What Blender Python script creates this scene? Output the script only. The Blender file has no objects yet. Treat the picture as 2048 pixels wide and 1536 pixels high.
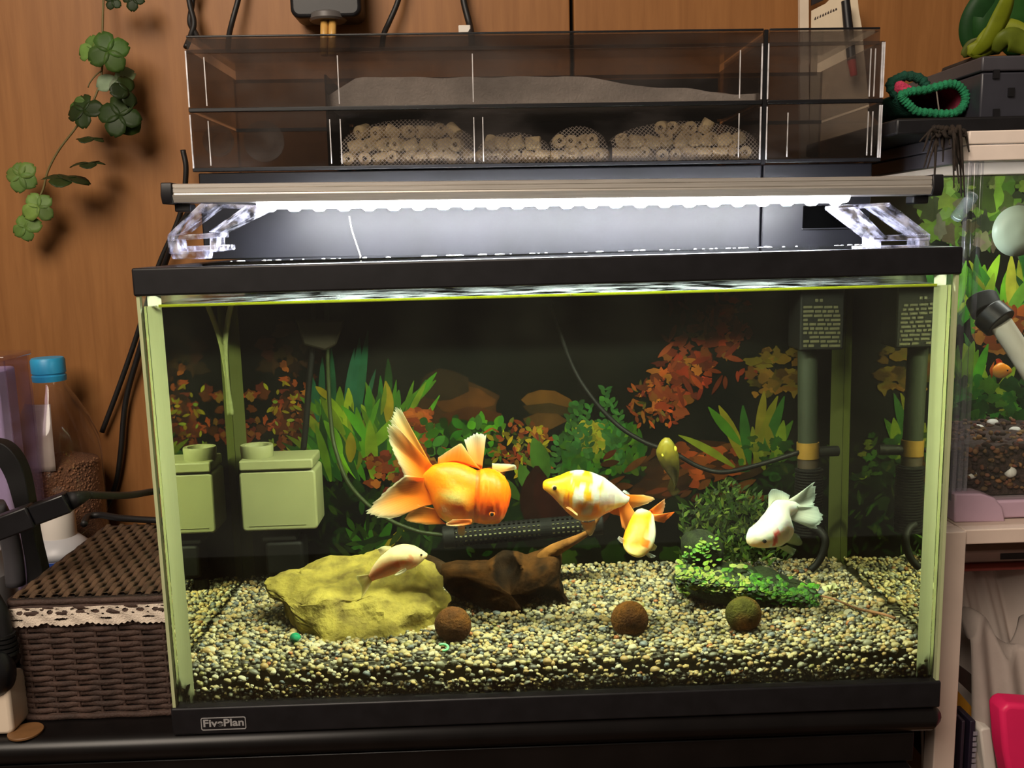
import bpy, bmesh, math, random
import numpy as np
from mathutils import Vector, Matrix, noise

# ------------------------------------------------------------------ camera, world, lights, exposure
sc = bpy.context.scene
COL = sc.collection
W, H, FP = 2048, 1536, 1850.0
CAM = np.array([-0.04422, -0.67427, 0.37600])
YAW, PITCH, ROLL = 0.020357, -0.157917, -0.025749
_f = np.array([math.sin(YAW)*math.cos(PITCH), math.cos(YAW)*math.cos(PITCH), math.sin(PITCH)])
_r = np.array([math.cos(YAW), -math.sin(YAW), 0.0])
_u = np.cross(_r, _f)
CR = _r*math.cos(ROLL) + _u*math.sin(ROLL)
CU = -_r*math.sin(ROLL) + _u*math.cos(ROLL)
CF = _f
cam_d = bpy.data.cameras.new('camera')
cam_d.sensor_width = 36.0
cam_d.lens = FP*36.0/W
cam_d.clip_start = 0.01
cam = bpy.data.objects.new('camera', cam_d)
COL.objects.link(cam)
cam.matrix_world = Matrix(((CR[0], CU[0], -CF[0], CAM[0]), (CR[1], CU[1], -CF[1], CAM[1]),
                           (CR[2], CU[2], -CF[2], CAM[2]), (0, 0, 0, 1)))
sc.camera = cam

world = bpy.data.worlds.new('room_ambience')
sc.world = world
world.use_nodes = True
world.node_tree.nodes['Background'].inputs[0].default_value = (1.0, 0.80, 0.62, 1)
world.node_tree.nodes['Background'].inputs[1].default_value = 0.115

def area(name, loc, aim, size, power, col):
    l = bpy.data.lights.new(name, 'AREA')
    l.shape = 'DISK'; l.size = size; l.energy = power; l.color = col
    o = bpy.data.objects.new(name, l); COL.objects.link(o)
    o.location = loc
    o.rotation_euler = (Vector(aim)-Vector(loc)).to_track_quat('-Z', 'Y').to_euler()
    return o
area('ceiling_lamp_light', (-0.62, -1.15, 1.32), (0.05, 0.3, 0.25), 1.0, 31.0, (1.0, 0.86, 0.71))

LED_STRENGTH = 1700.0
DIFFUSER_STRENGTH = 14.0
sc.view_settings.view_transform = 'Standard'
sc.view_settings.look = 'None'
sc.view_settings.gamma = 1.0
sc.view_settings.use_curve_mapping = False
sc.view_settings.exposure = 0.0
cy = sc.cycles
cy.max_bounces = 8; cy.transparent_max_bounces = 32; cy.transmission_bounces = 7
cy.glossy_bounces = 4; cy.diffuse_bounces = 2; cy.volume_bounces = 0
cy.caustics_reflective = False; cy.caustics_refractive = False
cy.blur_glossy = 0.5; cy.sample_clamp_indirect = 4.0
cy.use_denoising = True
cy.use_adaptive_sampling = True; cy.adaptive_threshold = 0.04

# ------------------------------------------------------------------ picture point -> place (used to survey the room)
def ray(px, py):
    d = CF + CR*(px-W/2)/FP - CU*(py-H/2)/FP
    return d/np.linalg.norm(d)
def at(px, py, Y):
    d = ray(px, py); return CAM + d*((Y-CAM[1])/d[1])
def atz(px, py, z):
    d = ray(px, py); return CAM + d*((z-CAM[2])/d[2])
def _refr(px, py):
    d = ray(px, py); p = CAM + d*(-CAM[1]/d[1])
    dx, dz = d[0]/1.333, d[2]/1.333
    return p, np.array([dx, math.sqrt(1-dx*dx-dz*dz), dz])
def atw(px, py, Y):
    p, d = _refr(px, py); return p + d*(Y/d[1])
def atwz(px, py, z):
    p, d = _refr(px, py); return p + d*((z-p[2])/d[2])

# ------------------------------------------------------------------ materials
def lin(c):
    return tuple(((v/255.0)/12.92 if v <= 10 else ((v/255.0+0.055)/1.055)**2.4) for v in c[:3])
def _nt(name):
    m = bpy.data.materials.new(name); m.use_nodes = True
    nt = m.node_tree; nt.nodes.clear()
    out = nt.nodes.new('ShaderNodeOutputMaterial')
    return m, nt, out
def mat(name, col, rough=0.5, metal=0.0, var=0.0, vscale=40.0, bump=0.0, bscale=200.0, stretch=(1, 1, 1), col2=None, spec=0.5, coat=0.0, sub=0.0):
    m, nt, out = _nt(name)
    b = nt.nodes.new('ShaderNodeBsdfPrincipled')
    nt.links.new(b.outputs[0], out.inputs[0])
    c = lin(col)
    b.inputs['Base Color'].default_value = (*c, 1)
    b.inputs['Roughness'].default_value = rough
    b.inputs['Metallic'].default_value = metal
    b.inputs['Specular IOR Level'].default_value = spec
    b.inputs['Coat Weight'].default_value = coat
    if sub:
        b.inputs['Subsurface Weight'].default_value = sub
        b.inputs['Subsurface Radius'].default_value = (0.004, 0.002, 0.001)
    if var or bump:
        tc = nt.nodes.new('ShaderNodeTexCoord'); mp = nt.nodes.new('ShaderNodeMapping')
        mp.inputs['Scale'].default_value = stretch
        nt.links.new(tc.outputs['Object'], mp.inputs[0])
    if var:
        n = nt.nodes.new('ShaderNodeTexNoise'); n.inputs['Scale'].default_value = vscale
        n.inputs['Detail'].default_value = 6
        nt.links.new(mp.outputs[0], n.inputs['Vector'])
        r = nt.nodes.new('ShaderNodeValToRGB')
        d = lin(col2) if col2 else tuple(v*(1-var) for v in c)
        e = c if col2 else tuple(min(1, v*(1+var)) for v in c)
        r.color_ramp.elements[0].position = 0.32; r.color_ramp.elements[1].position = 0.68
        r.color_ramp.elements[0].color = (*d, 1); r.color_ramp.elements[1].color = (*e, 1)
        nt.links.new(n.outputs['Fac'], r.inputs[0]); nt.links.new(r.outputs[0], b.inputs['Base Color'])
    if bump:
        n2 = nt.nodes.new('ShaderNodeTexNoise'); n2.inputs['Scale'].default_value = bscale
        n2.inputs['Detail'].default_value = 4
        nt.links.new(mp.outputs[0], n2.inputs['Vector'])
        bp = nt.nodes.new('ShaderNodeBump'); bp.inputs['Strength'].default_value = bump
        bp.inputs['Distance'].default_value = 0.002
        nt.links.new(n2.outputs['Fac'], bp.inputs['Height']); nt.links.new(bp.outputs[0], b.inputs['Normal'])
    return m
def emit(name, col, s):
    m, nt, out = _nt(name)
    e = nt.nodes.new('ShaderNodeEmission'); e.inputs[0].default_value = (*col, 1); e.inputs[1].default_value = s
    nt.links.new(e.outputs[0], out.inputs[0]); return m
def clear(name, tint=(1, 1, 1), ior=1.5, rough=0.0, film=0.0, filmcol=(200, 200, 200), gloss=1.0, fscale=30.0, fstretch=(1, 1, 1), bump=0.0):
    """thin clear sheet: lets light straight through, mirrors by Fresnel, optional dull film"""
    m, nt, out = _nt(name)
    t = nt.nodes.new('ShaderNodeBsdfTransparent'); t.inputs[0].default_value = (*tint, 1)
    g = nt.nodes.new('ShaderNodeBsdfGlossy'); g.inputs['Roughness'].default_value = rough
    g.inputs[0].default_value = (gloss, gloss, gloss, 1)
    lw = nt.nodes.new('ShaderNodeLayerWeight'); lw.inputs[0].default_value = 0.5
    pw = nt.nodes.new('ShaderNodeMath'); pw.operation = 'POWER'; pw.inputs[1].default_value = 5.0
    nt.links.new(lw.outputs['Facing'], pw.inputs[0])
    f0 = ((ior-1)/(ior+1))**2
    fr = nt.nodes.new('ShaderNodeMath'); fr.operation = 'MULTIPLY_ADD'; fr.inputs[1].default_value = (1-f0)*0.85; fr.inputs[2].default_value = f0
    nt.links.new(pw.outputs[0], fr.inputs[0])
    mx = nt.nodes.new('ShaderNodeMixShader')
    nt.links.new(fr.outputs[0], mx.inputs[0]); nt.links.new(t.outputs[0], mx.inputs[1]); nt.links.new(g.outputs[0], mx.inputs[2])
    last = mx
    tc = nt.nodes.new('ShaderNodeTexCoord'); mp = nt.nodes.new('ShaderNodeMapping'); mp.inputs['Scale'].default_value = fstretch
    nt.links.new(tc.outputs['Object'], mp.inputs[0])
    if bump:
        n2 = nt.nodes.new('ShaderNodeTexNoise'); n2.inputs['Scale'].default_value = 60
        nt.links.new(mp.outputs[0], n2.inputs['Vector'])
        bp = nt.nodes.new('ShaderNodeBump'); bp.inputs['Strength'].default_value = bump; bp.inputs['Distance'].default_value = 0.003
        nt.links.new(n2.outputs['Fac'], bp.inputs['Height'])
        nt.links.new(bp.outputs[0], g.inputs['Normal'])
    if film:
        d = nt.nodes.new('ShaderNodeBsdfDiffuse'); d.inputs[0].default_value = (*lin(filmcol), 1)
        n = nt.nodes.new('ShaderNodeTexNoise'); n.inputs['Scale'].default_value = fscale; n.inputs['Detail'].default_value = 5
        nt.links.new(mp.outputs[0], n.inputs['Vector'])
        r = nt.nodes.new('ShaderNodeMapRange'); r.inputs[1].default_value = 0.42; r.inputs[2].default_value = 0.75
        r.inputs[3].default_value = 0.0; r.inputs[4].default_value = film
        nt.links.new(n.outputs['Fac'], r.inputs[0])
        m2 = nt.nodes.new('ShaderNodeMixShader')
        nt.links.new(r.outputs[0], m2.inputs[0]); nt.links.new(last.outputs[0], m2.inputs[1]); nt.links.new(d.outputs[0], m2.inputs[2])
        last = m2
    nt.links.new(last.outputs[0], out.inputs[0]); return m
def refractive(name, ior, tint=(1, 1, 1), rough=0.0):
    m, nt, out = _nt(name)
    g = nt.nodes.new('ShaderNodeBsdfGlass'); g.inputs['IOR'].default_value = ior; g.inputs['Roughness'].default_value = rough
    g.inputs[0].default_value = (*tint, 1)
    nt.links.new(g.outputs[0], out.inputs[0]); return m
def vcol(name, rough=0.6, spec=0.3, bump=0.0, bscale=300.0, var=0.0, vscale=60.0, translucent=0.0, coat=0.0, alpha=False):
    """colour from the mesh's colour layer (pigment of each piece)"""
    m, nt, out = _nt(name)
    b = nt.nodes.new('ShaderNodeBsdfPrincipled')
    b.inputs['Roughness'].default_value = rough; b.inputs['Specular IOR Level'].default_value = spec
    b.inputs['Coat Weight'].default_value = coat; b.inputs['Coat Roughness'].default_value = 0.15
    a = nt.nodes.new('ShaderNodeVertexColor'); a.layer_name = 'Col'
    colout = a.outputs[0]
    tc = nt.nodes.new('ShaderNodeTexCoord')
    if var:
        n = nt.nodes.new('ShaderNodeTexNoise'); n.inputs['Scale'].default_value = vscale; n.inputs['Detail'].default_value = 5
        nt.links.new(tc.outputs['Object'], n.inputs['Vector'])
        mr = nt.nodes.new('ShaderNodeMapRange'); mr.inputs[1].default_value = 0.3; mr.inputs[2].default_value = 0.7
        mr.inputs[3].default_value = 1-var; mr.inputs[4].default_value = 1+var
        nt.links.new(n.outputs['Fac'], mr.inputs[0])
        mu = nt.nodes.new('ShaderNodeVectorMath'); mu.operation = 'SCALE'
        nt.links.new(colout, mu.inputs[0]); nt.links.new(mr.outputs[0], mu.inputs['Scale'])
        colout = mu.outputs[0]
    nt.links.new(colout, b.inputs['Base Color'])
    if bump:
        n2 = nt.nodes.new('ShaderNodeTexNoise'); n2.inputs['Scale'].default_value = bscale; n2.inputs['Detail'].default_value = 4
        nt.links.new(tc.outputs['Object'], n2.inputs['Vector'])
        bp = nt.nodes.new('ShaderNodeBump'); bp.inputs['Strength'].default_value = bump; bp.inputs['Distance'].default_value = 0.002
        nt.links.new(n2.outputs['Fac'], bp.inputs['Height']); nt.links.new(bp.outputs[0], b.inputs['Normal'])
    last = b.outputs[0]
    if translucent:
        t = nt.nodes.new('ShaderNodeBsdfTranslucent'); nt.links.new(colout, t.inputs[0])
        mx = nt.nodes.new('ShaderNodeMixShader'); mx.inputs[0].default_value = translucent
        nt.links.new(last, mx.inputs[1]); nt.links.new(t.outputs[0], mx.inputs[2]); last = mx.outputs[0]
    if alpha:
        tr = nt.nodes.new('ShaderNodeBsdfTransparent'); mx2 = nt.nodes.new('ShaderNodeMixShader')
        nt.links.new(a.outputs[1], mx2.inputs[0]); nt.links.new(tr.outputs[0], mx2.inputs[1]); nt.links.new(last, mx2.inputs[2]); last = mx2.outputs[0]
    nt.links.new(last, out.inputs[0]); return m

def wood_mat(name, a, b, rough=0.45):
    m, nt, out = _nt(name)
    p = nt.nodes.new('ShaderNodeBsdfPrincipled'); p.inputs['Roughness'].default_value = rough; p.inputs['Specular IOR Level'].default_value = 0.25
    tc = nt.nodes.new('ShaderNodeTexCoord'); mp = nt.nodes.new('ShaderNodeMapping'); mp.inputs['Scale'].default_value = (14, 14, 0.9)
    nt.links.new(tc.outputs['Object'], mp.inputs[0])
    n = nt.nodes.new('ShaderNodeTexNoise'); n.inputs['Scale'].default_value = 6; n.inputs['Detail'].default_value = 9; n.inputs['Roughness'].default_value = 0.65
    n.inputs['Distortion'].default_value = 0.6
    nt.links.new(mp.outputs[0], n.inputs['Vector'])
    n3 = nt.nodes.new('ShaderNodeTexNoise'); n3.inputs['Scale'].default_value = 3.0
    nt.links.new(tc.outputs['Object'], n3.inputs['Vector'])
    ad = nt.nodes.new('ShaderNodeMath'); ad.operation = 'MULTIPLY_ADD'; ad.inputs[1].default_value = 0.7
    nt.links.new(n.outputs['Fac'], ad.inputs[0])
    sc2 = nt.nodes.new('ShaderNodeMath'); sc2.operation = 'MULTIPLY'; sc2.inputs[1].default_value = 0.3
    nt.links.new(n3.outputs['Fac'], sc2.inputs[0]); nt.links.new(sc2.outputs[0], ad.inputs[2])
    r = nt.nodes.new('ShaderNodeValToRGB'); r.color_ramp.elements[0].position = 0.33; r.color_ramp.elements[1].position = 0.66
    r.color_ramp.elements[0].color = (*lin(a), 1); r.color_ramp.elements[1].color = (*lin(b), 1)
    nt.links.new(ad.outputs[0], r.inputs[0]); nt.links.new(r.outputs[0], p.inputs['Base Color'])
    nt.links.new(p.outputs[0], out.inputs[0]); return m

# ------------------------------------------------------------------ mesh helpers
class MB:
    def __init__(s):
        s.v = []; s.f = []; s.c = []
    def add(s, vs, fs, col=None):
        o = len(s.v)
        s.v.extend([tuple(map(float, p)) for p in vs])
        s.f.extend([tuple(i+o for i in f) for f in fs])
        if col is None: s.c.extend([(1, 1, 1, 1)]*len(vs))
        elif isinstance(col, list): s.c.extend([tuple(c) if len(c) == 4 else (*c, 1) for c in col])
        else: s.c.extend([tuple(col) if len(col) == 4 else (*col, 1)]*len(vs))
        return s
    def box(s, a, b, col=None):
        x0, y0, z0 = a; x1, y1, z1 = b
        vs = [(x0, y0, z0), (x1, y0, z0), (x1, y1, z0), (x0, y1, z0), (x0, y0, z1), (x1, y0, z1), (x1, y1, z1), (x0, y1, z1)]
        return s.add(vs, [(3, 2, 1, 0), (4, 5, 6, 7), (0, 1, 5, 4), (1, 2, 6, 5), (2, 3, 7, 6), (3, 0, 4, 7)], col)
    def tube(s, pts, r, n=10, col=None, closed=False, caps=True):
        pts = [np.array(p, float) for p in pts]; m = len(pts)
        rs = r if hasattr(r, '__len__') else [r]*m
        vs = []; prev = None
        for i, p in enumerate(pts):
            a = pts[(i-1) % m] if (closed or i > 0) else p
            b = pts[(i+1) % m] if (closed or i < m-1) else p
            t = b-a; t = t/(np.linalg.norm(t)+1e-12)
            if prev is None:
                q = np.array([0, 0, 1.0]) if abs(t[2]) < 0.9 else np.array([1.0, 0, 0])
            else: q = prev
            u = q-t*np.dot(q, t); u /= np.linalg.norm(u)+1e-12; prev = u
            w = np.cross(t, u)
            for k in range(n):
                an = 2*math.pi*k/n
                vs.append(p+rs[i]*(math.cos(an)*u+math.sin(an)*w))
        fs = []
        for i in range(m if closed else m-1):
            j = (i+1) % m
            for k in range(n):
                l = (k+1) % n
                fs.append((i*n+k, i*n+l, j*n+l, j*n+k))
        if caps and not closed:
            fs.append(tuple(reversed(range(n)))); fs.append(tuple((m-1)*n+k for k in range(n)))
        return s.add(vs, fs, col)
    def lathe(s, prof, c=(0, 0, 0), n=32, axis='z', col=None, sy=1.0):
        vs = []
        for (r, h) in prof:
            for k in range(n):
                a = 2*math.pi*k/n
                x, y = r*math.cos(a), r*math.sin(a)*sy
                if axis == 'z': p = (c[0]+x, c[1]+y, c[2]+h)
                elif axis == 'x': p = (c[0]+h, c[1]+x, c[2]+y)
                else: p = (c[0]+x, c[1]+h, c[2]+y)
                vs.append(p)
        fs = []
        for i in range(len(prof)-1):
            for k in range(n):
                l = (k+1) % n
                fs.append((i*n+k, i*n+l, (i+1)*n+l, (i+1)*n+k))
        fs.append(tuple(range(n))[::-1]); fs.append(tuple((len(prof)-1)*n+k for k in range(n)))
        return s.add(vs, fs, col)
    def sphere(s, c, r, n=16, m=10, col=None):
        rr = r if hasattr(r, '__len__') else (r, r, r)
        vs = [(c[0], c[1], c[2]+rr[2])]
        for i in range(1, m):
            t = math.pi*i/m
            for k in range(n):
                a = 2*math.pi*k/n
                vs.append((c[0]+rr[0]*math.sin(t)*math.cos(a), c[1]+rr[1]*math.sin(t)*math.sin(a), c[2]+rr[2]*math.cos(t)))
        vs.append((c[0], c[1], c[2]-rr[2])); fs = []
        for k in range(n):
            fs.append((0, 1+k, 1+(k+1) % n))
            fs.append((len(vs)-1, 1+(m-2)*n+(k+1) % n, 1+(m-2)*n+k))
        for i in range(m-2):
            for k in range(n):
                l = (k+1) % n
                fs.append((1+i*n+k, 1+(i+1)*n+k, 1+(i+1)*n+l, 1+i*n+l))
        return s.add(vs, fs, col)
    def prism(s, poly, y0, y1, col=None):
        """outline in x,z pulled from y0 to y1"""
        n = len(poly)
        vs = [(p[0], y0, p[1]) for p in poly]+[(p[0], y1, p[1]) for p in poly]
        fs = [tuple(range(n)), tuple(range(2*n-1, n-1, -1))]
        for i in range(n):
            j = (i+1) % n
            fs.append((j, i, n+i, n+j))
        return s.add(vs, fs, col)
    def grid(s, P, col=None, closed_u=False, closed_v=False):
        """P[i][j] points"""
        a, b = len(P), len(P[0]); vs = [p for row in P for p in row]; fs = []
        for i in range(a if closed_u else a-1):
            for j in range(b if closed_v else b-1):
                i2, j2 = (i+1) % a, (j+1) % b
                fs.append((i*b+j, i*b+j2, i2*b+j2, i2*b+j))
        c = None
        if col is not None: c = [q for row in col for q in row] if isinstance(col, list) and isinstance(col[0], list) else col
        return s.add(vs, fs, c)
    def mesh(s, name):
        me = bpy.data.meshes.new(name); me.from_pydata(s.v, [], s.f)
        ca = me.color_attributes.new('Col', 'FLOAT_COLOR', 'POINT')
        ca.data.foreach_set('color', np.array(s.c, dtype=np.float32).ravel())
        return me
    def build(s, name, m, parent=None, smooth=False, bevel=0.0, seg=2, fix=True, solid=0.0, angle=None, subdiv=0):
        me = s.mesh(name)
        if fix:
            bm = bmesh.new(); bm.from_mesh(me); bmesh.ops.recalc_face_normals(bm, faces=bm.faces); bm.to_mesh(me); bm.free()
        me.materials.append(m)
        if smooth or bevel:
            me.polygons.foreach_set('use_smooth', [True]*len(me.polygons))
            if angle or bevel: me.set_sharp_from_angle(angle=angle or math.radians(40))
        o = bpy.data.objects.new(name, me); COL.objects.link(o)
        if parent: o.parent = parent
        if bevel:
            b = o.modifiers.new('bevel', 'BEVEL'); b.width = bevel; b.segments = seg; b.limit_method = 'ANGLE'; b.angle_limit = math.radians(40)
        if solid:
            b = o.modifiers.new('solid', 'SOLIDIFY'); b.thickness = solid; b.offset = 0
        if subdiv:
            b = o.modifiers.new('sub', 'SUBSURF'); b.levels = subdiv; b.render_levels = subdiv
        return o
def tag(o, label, cat=None, group=None, kind=None):
    if label: o['label'] = label
    if cat: o['category'] = cat
    if group: o['group'] = group
    if kind: o['kind'] = kind
    return o
def thing(name, label, cat, loc=(0, 0, 0), rot=(0, 0, 0), group=None):
    o = bpy.data.objects.new(name, None); COL.objects.link(o)
    o.empty_display_size = 0.02; o.location = loc; o.rotation_euler = rot
    return tag(o, label, cat, group)
def struct(o, label=None, cat=None):
    o['kind'] = 'structure'
    if label: o['label'] = label
    if cat: o['category'] = cat
    return o
def copyobj(o, parent=None, loc=None, rot=None, scale=None):
    c = o.copy(); COL.objects.link(c)
    if parent is not None: c.parent = parent
    if loc is not None: c.location = loc
    if rot is not None: c.rotation_euler = rot
    if scale is not None: c.scale = scale
    return c
def spline(pts, n=8):
    """Catmull-Rom through points"""
    P = [np.array(p, float) for p in pts]; P = [2*P[0]-P[1]]+P+[2*P[-1]-P[-2]]; out = []
    for i in range(1, len(P)-2):
        for k in range(n):
            t = k/n; a, b, c, d = P[i-1:i+3]
            out.append(0.5*((2*b)+(-a+c)*t+(2*a-5*b+4*c-d)*t*t+(-a+3*b-3*c+d)*t**3))
    out.append(P[-2]); return out
def rrect(x0, z0, x1, z1, r, n=5):
    out = []
    for (cx, cz, a0) in ((x1-r, z1-r, 0), (x0+r, z1-r, 90), (x0+r, z0+r, 180), (x1-r, z0+r, 270)):
        for k in range(n+1):
            a = math.radians(a0+90*k/n); out.append((cx+r*math.cos(a), cz+r*math.sin(a)))
    return out
def text_mesh(name, txt, size, m, parent, loc, rot, extrude=0.0001, align='CENTER', bold=0.0):
    cu = bpy.data.curves.new(name, 'FONT'); cu.body = txt; cu.size = size; cu.extrude = extrude; cu.align_x = align; cu.align_y = 'CENTER'; cu.offset = bold
    t = bpy.data.objects.new(name+'_tmp', cu); COL.objects.link(t)
    dg = bpy.context.evaluated_depsgraph_get(); me = bpy.data.meshes.new_from_object(t.evaluated_get(dg))
    bpy.data.objects.remove(t); bpy.data.curves.remove(cu)
    me.name = name; me.materials.clear(); me.materials.append(m)
    o = bpy.data.objects.new(name, me); COL.objects.link(o); o.parent = parent; o.location = loc; o.rotation_euler = rot
    return o
rng = random.Random(7)

BLACK = mat('black_plastic', (22, 21, 24), 0.42, var=0.25, vscale=60, spec=0.4)
BLACKG = mat('black_gloss_plastic', (20, 20, 23), 0.30, var=0.2, vscale=30, spec=0.5)
RUBBER = mat('black_rubber', (17, 16, 17), 0.6, var=0.2, spec=0.3)
LACQ = mat('black_lacquer', (15, 12, 12), 0.35, var=0.3, vscale=25, spec=0.35)
GLASS = clear('clear_pane', (0.985, 0.995, 0.985), 1.45, film=0.02, filmcol=(150, 160, 130), fscale=14)
ACRYL = clear('clear_acrylic', (0.93, 0.93, 0.97), 1.5, rough=0.08, film=0.75, filmcol=(225, 225, 240), fscale=90)  # whitish film stands in for the glow of the lit legs
SMOKE = clear('smoked_plastic', (0.725, 0.705, 0.695), 1.5, rough=0.06, film=0.24, filmcol=(104, 98, 95), fscale=9, fstretch=(1, 1, 2.5))
SMOKEB = clear('smoked_plastic_rear', (0.55, 0.54, 0.54), 1.5, rough=0.1, film=0.30, filmcol=(90, 84, 80), fscale=9)
ALU = mat('brushed_aluminium', (190, 184, 176), 0.36, metal=0.45, var=0.12, vscale=30, stretch=(1, 40, 40))
WHITE = mat('white_plastic', (226, 218, 208), 0.45, var=0.05, vscale=20)
CREAM = mat('cream_plastic', (222, 205, 184), 0.4, var=0.06, vscale=30)

# ------------------------------------------------------------------ the setting
WALL_Y = 0.40
FLOOR_Z = -0.62
wood_a = wood_mat('wood_veneer', (134, 88, 48), (158, 108, 62))
fl = MB().box((-1.6, -2.2, FLOOR_Z-0.02), (1.6, 0.5, FLOOR_Z)).build('floor', mat('floor_boards', (96, 70, 50), 0.5, var=0.2), None)
struct(fl, 'brown wooden floor below the black stand', 'floor')
gx = at(1143.5, 30, WALL_Y)[0]
bk = MB().box((-1.6, WALL_Y+0.02, FLOOR_Z), (1.6, WALL_Y+0.05, 1.6)).build('wall_back', mat('dark_gap', (12, 8, 6), 0.8, var=0.2), None)
struct(bk, 'brown wood veneer panelling behind the aquarium', 'wall')
for (x0, x1) in ((-1.6, gx-0.0022), (gx+0.0022, 1.6)):
    MB().box((x0, WALL_Y, FLOOR_Z), (x1, WALL_Y+0.02, 1.6)).build('panel', wood_a, bk, bevel=0.0015)

# ------------------------------------------------------------------ black stand under the tank
st = thing('aquarium_stand', 'black lacquered cabinet stand with a rounded top edge under the large aquarium', 'cabinet', (0, 0, 0))
prof = []
for k in range(11):
    a = math.pi*(k/10)-math.pi/2
    prof.append((math.cos(a)*0.011, -0.011+math.sin(a)*0.011))
XR, XL, YF, YB = 0.294, -0.62, 0.007, 0.385
rings = []
for (dx, z) in prof:
    rings.append([(XL, YF-dx, z), (XR+dx*0.3, YF-dx, z), (XR+dx, YF-dx*0.3, z), (XR+dx, YB, z), (XL, YB, z)])
mb = MB(); mb.grid(rings, closed_v=True); n = len(mb.v)
mb.f.append(tuple(range(5))[::-1]); mb.f.append(tuple(range(n-5, n)))
mb.build('top_board', LACQ, st, smooth=True, angle=math.radians(50))
MB().box((XL+0.01, 0.012, FLOOR_Z), (0.282, 0.38, -0.022)).build('body', LACQ, st, bevel=0.001)
MB().box((XL+0.01, 0.004, -0.048), (0.284, 0.0125, -0.0232)).build('apron', LACQ, st, bevel=0.001)
xs = [XL+0.012, at(838, 1530, 0)[0], 0.282]
for i in range(2):
    d = MB().box((xs[i]+0.001, -0.002, FLOOR_Z+0.05), (xs[i+1]-0.001, 0.0125, -0.0505)).build('door', LACQ, st, bevel=0.0015)
hx = at(862, 1520, 0)[0]
MB().box((hx-0.008, -0.004, -0.051), (hx+0.008, 0.006, -0.0455)).build('latch', mat('dark_metal', (60, 58, 58), 0.4, metal=0.6, var=0.1), st, bevel=0.0006)

# ------------------------------------------------------------------ large aquarium
RIM_T, RIM_B, BASE_T = 0.3606, 0.3404, 0.0222
WATER_Z = 0.3325
tank = thing('aquarium', 'large glass aquarium with black rims holding goldfish on a black stand', 'aquarium', (0, 0.15, 0))
def ring_rim(name, z0, z1, out, inn, m, lip=0.0):
    mb = MB(); X, Y0, Y1 = 0.30+out, -out, 0.30+out; x, y0, y1 = 0.30-inn, inn, 0.30-inn
    o = [(-X, Y0), (X, Y0), (X, Y1), (-X, Y1)]; i = [(-x, y0), (x, y0), (x, y1), (-x, y1)]
    vs = [(a, b-0.15, z0) for a, b in o]+[(a, b-0.15, z1) for a, b in o]+[(a, b-0.15, z0) for a, b in i]+[(a, b-0.15, z1) for a, b in i]
    fs = []
    for k in range(4):
        l = (k+1) % 4
        fs += [(k, l, 4+l, 4+k), (8+l, 8+k, 12+k, 12+l), (4+k, 4+l, 12+l, 12+k), (l, k, 8+k, 8+l)]
    mb.add(vs, fs)
    return mb.build(name, m, tank, bevel=0.0016, seg=3)
ring_rim('top_rim', RIM_B, RIM_T, 0.0012, 0.009, BLACK)
ring_rim('base_rim', 0.0, BASE_T, 0.0012, 0.012, BLACK)
MB().box((-0.295, 0.005-0.15, 0.006), (0.295, 0.295-0.15, 0.0105)).build('bottom_pane', BLACK, tank)
T = 0.005
PZ0, PZ1 = 0.012, 0.356
MB().box((-0.2995, 0-0.15, PZ0), (0.2995, T-0.15, PZ1)).build('front_pane', GLASS, tank)
MB().box((-0.2995, 0.295-0.15, PZ0), (0.2995, 0.30-0.15, PZ1)).build('back_pane', clear('back_pane_glass', (0.99, 0.99, 0.98), 1.02), tank)
SIDE = clear('side_pane_glass', (0.985, 0.995, 0.985), 1.45, film=0.12, filmcol=(150, 165, 110), fscale=5, fstretch=(1, 5, 0.6))
for s in (-1, 1):
    MB().box((min(s*0.2995, s*0.2970), T-0.15, PZ0), (max(s*0.2995, s*0.2970), 0.295-0.15, PZ1)).build('side_pane', SIDE, tank)
# silicone beads inside the four corners
def translucent_mat(name, col, f):
    m, nt, out = _nt(name)
    d = nt.nodes.new('ShaderNodeBsdfDiffuse'); t = nt.nodes.new('ShaderNodeBsdfTranslucent'); mx = nt.nodes.new('ShaderNodeMixShader')
    n = nt.nodes.new('ShaderNodeTexNoise'); n.inputs['Scale'].default_value = 12
    r = nt.nodes.new('ShaderNodeValToRGB'); r.color_ramp.elements[0].color = (*[v*0.86 for v in lin(col)], 1); r.color_ramp.elements[1].color = (*lin(col), 1)
    nt.links.new(n.outputs['Fac'], r.inputs[0]); nt.links.new(r.outputs[0], d.inputs[0]); nt.links.new(r.outputs[0], t.inputs[0])
    mx.inputs[0].default_value = f; nt.links.new(d.outputs[0], mx.inputs[1]); nt.links.new(t.outputs[0], mx.inputs[2]); nt.links.new(mx.outputs[0], out.inputs[0]); return m
SIL = translucent_mat('silicone_seal', (168, 170, 132), 0.7)
SIL2 = translucent_mat('rear_silicone_dim', (80, 85, 44), 0.4)  # same silicone, darkened in colour for the dim rear corners
for sx in (-1, 1):
    x = sx*0.2966
    for pr in ([(x, 0.0130), (x-sx*0.0030, 0.0105), (x-sx*0.0075, 0.0080), (x-sx*0.0125, 0.0063)], [(x-sx*0.0095, 0.2945), (x-sx*0.006, 0.289), (x-sx*0.002, 0.286), (x, 0.284)]):
        MB().grid([[(a, b-0.15, zz) for a, b in pr] for zz in (0.0135, RIM_B+0.003)]).build('corner_seal', SIL if pr[0][1] < 0.1 else SIL2, tank, smooth=True)
# frosted vertical glass edge strips that show beside the front seals
for sx in (-1, 1):
    MB().box((min(sx*0.2999, sx*0.2975), 0.0008-0.15, BASE_T-0.004), (max(sx*0.2999, sx*0.2975), T+0.0004-0.15, RIM_B+0.003)).build('glass_edge', mat('ground_glass_edge', (190, 196, 150), 0.35, var=0.06, vscale=15), tank)
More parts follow.
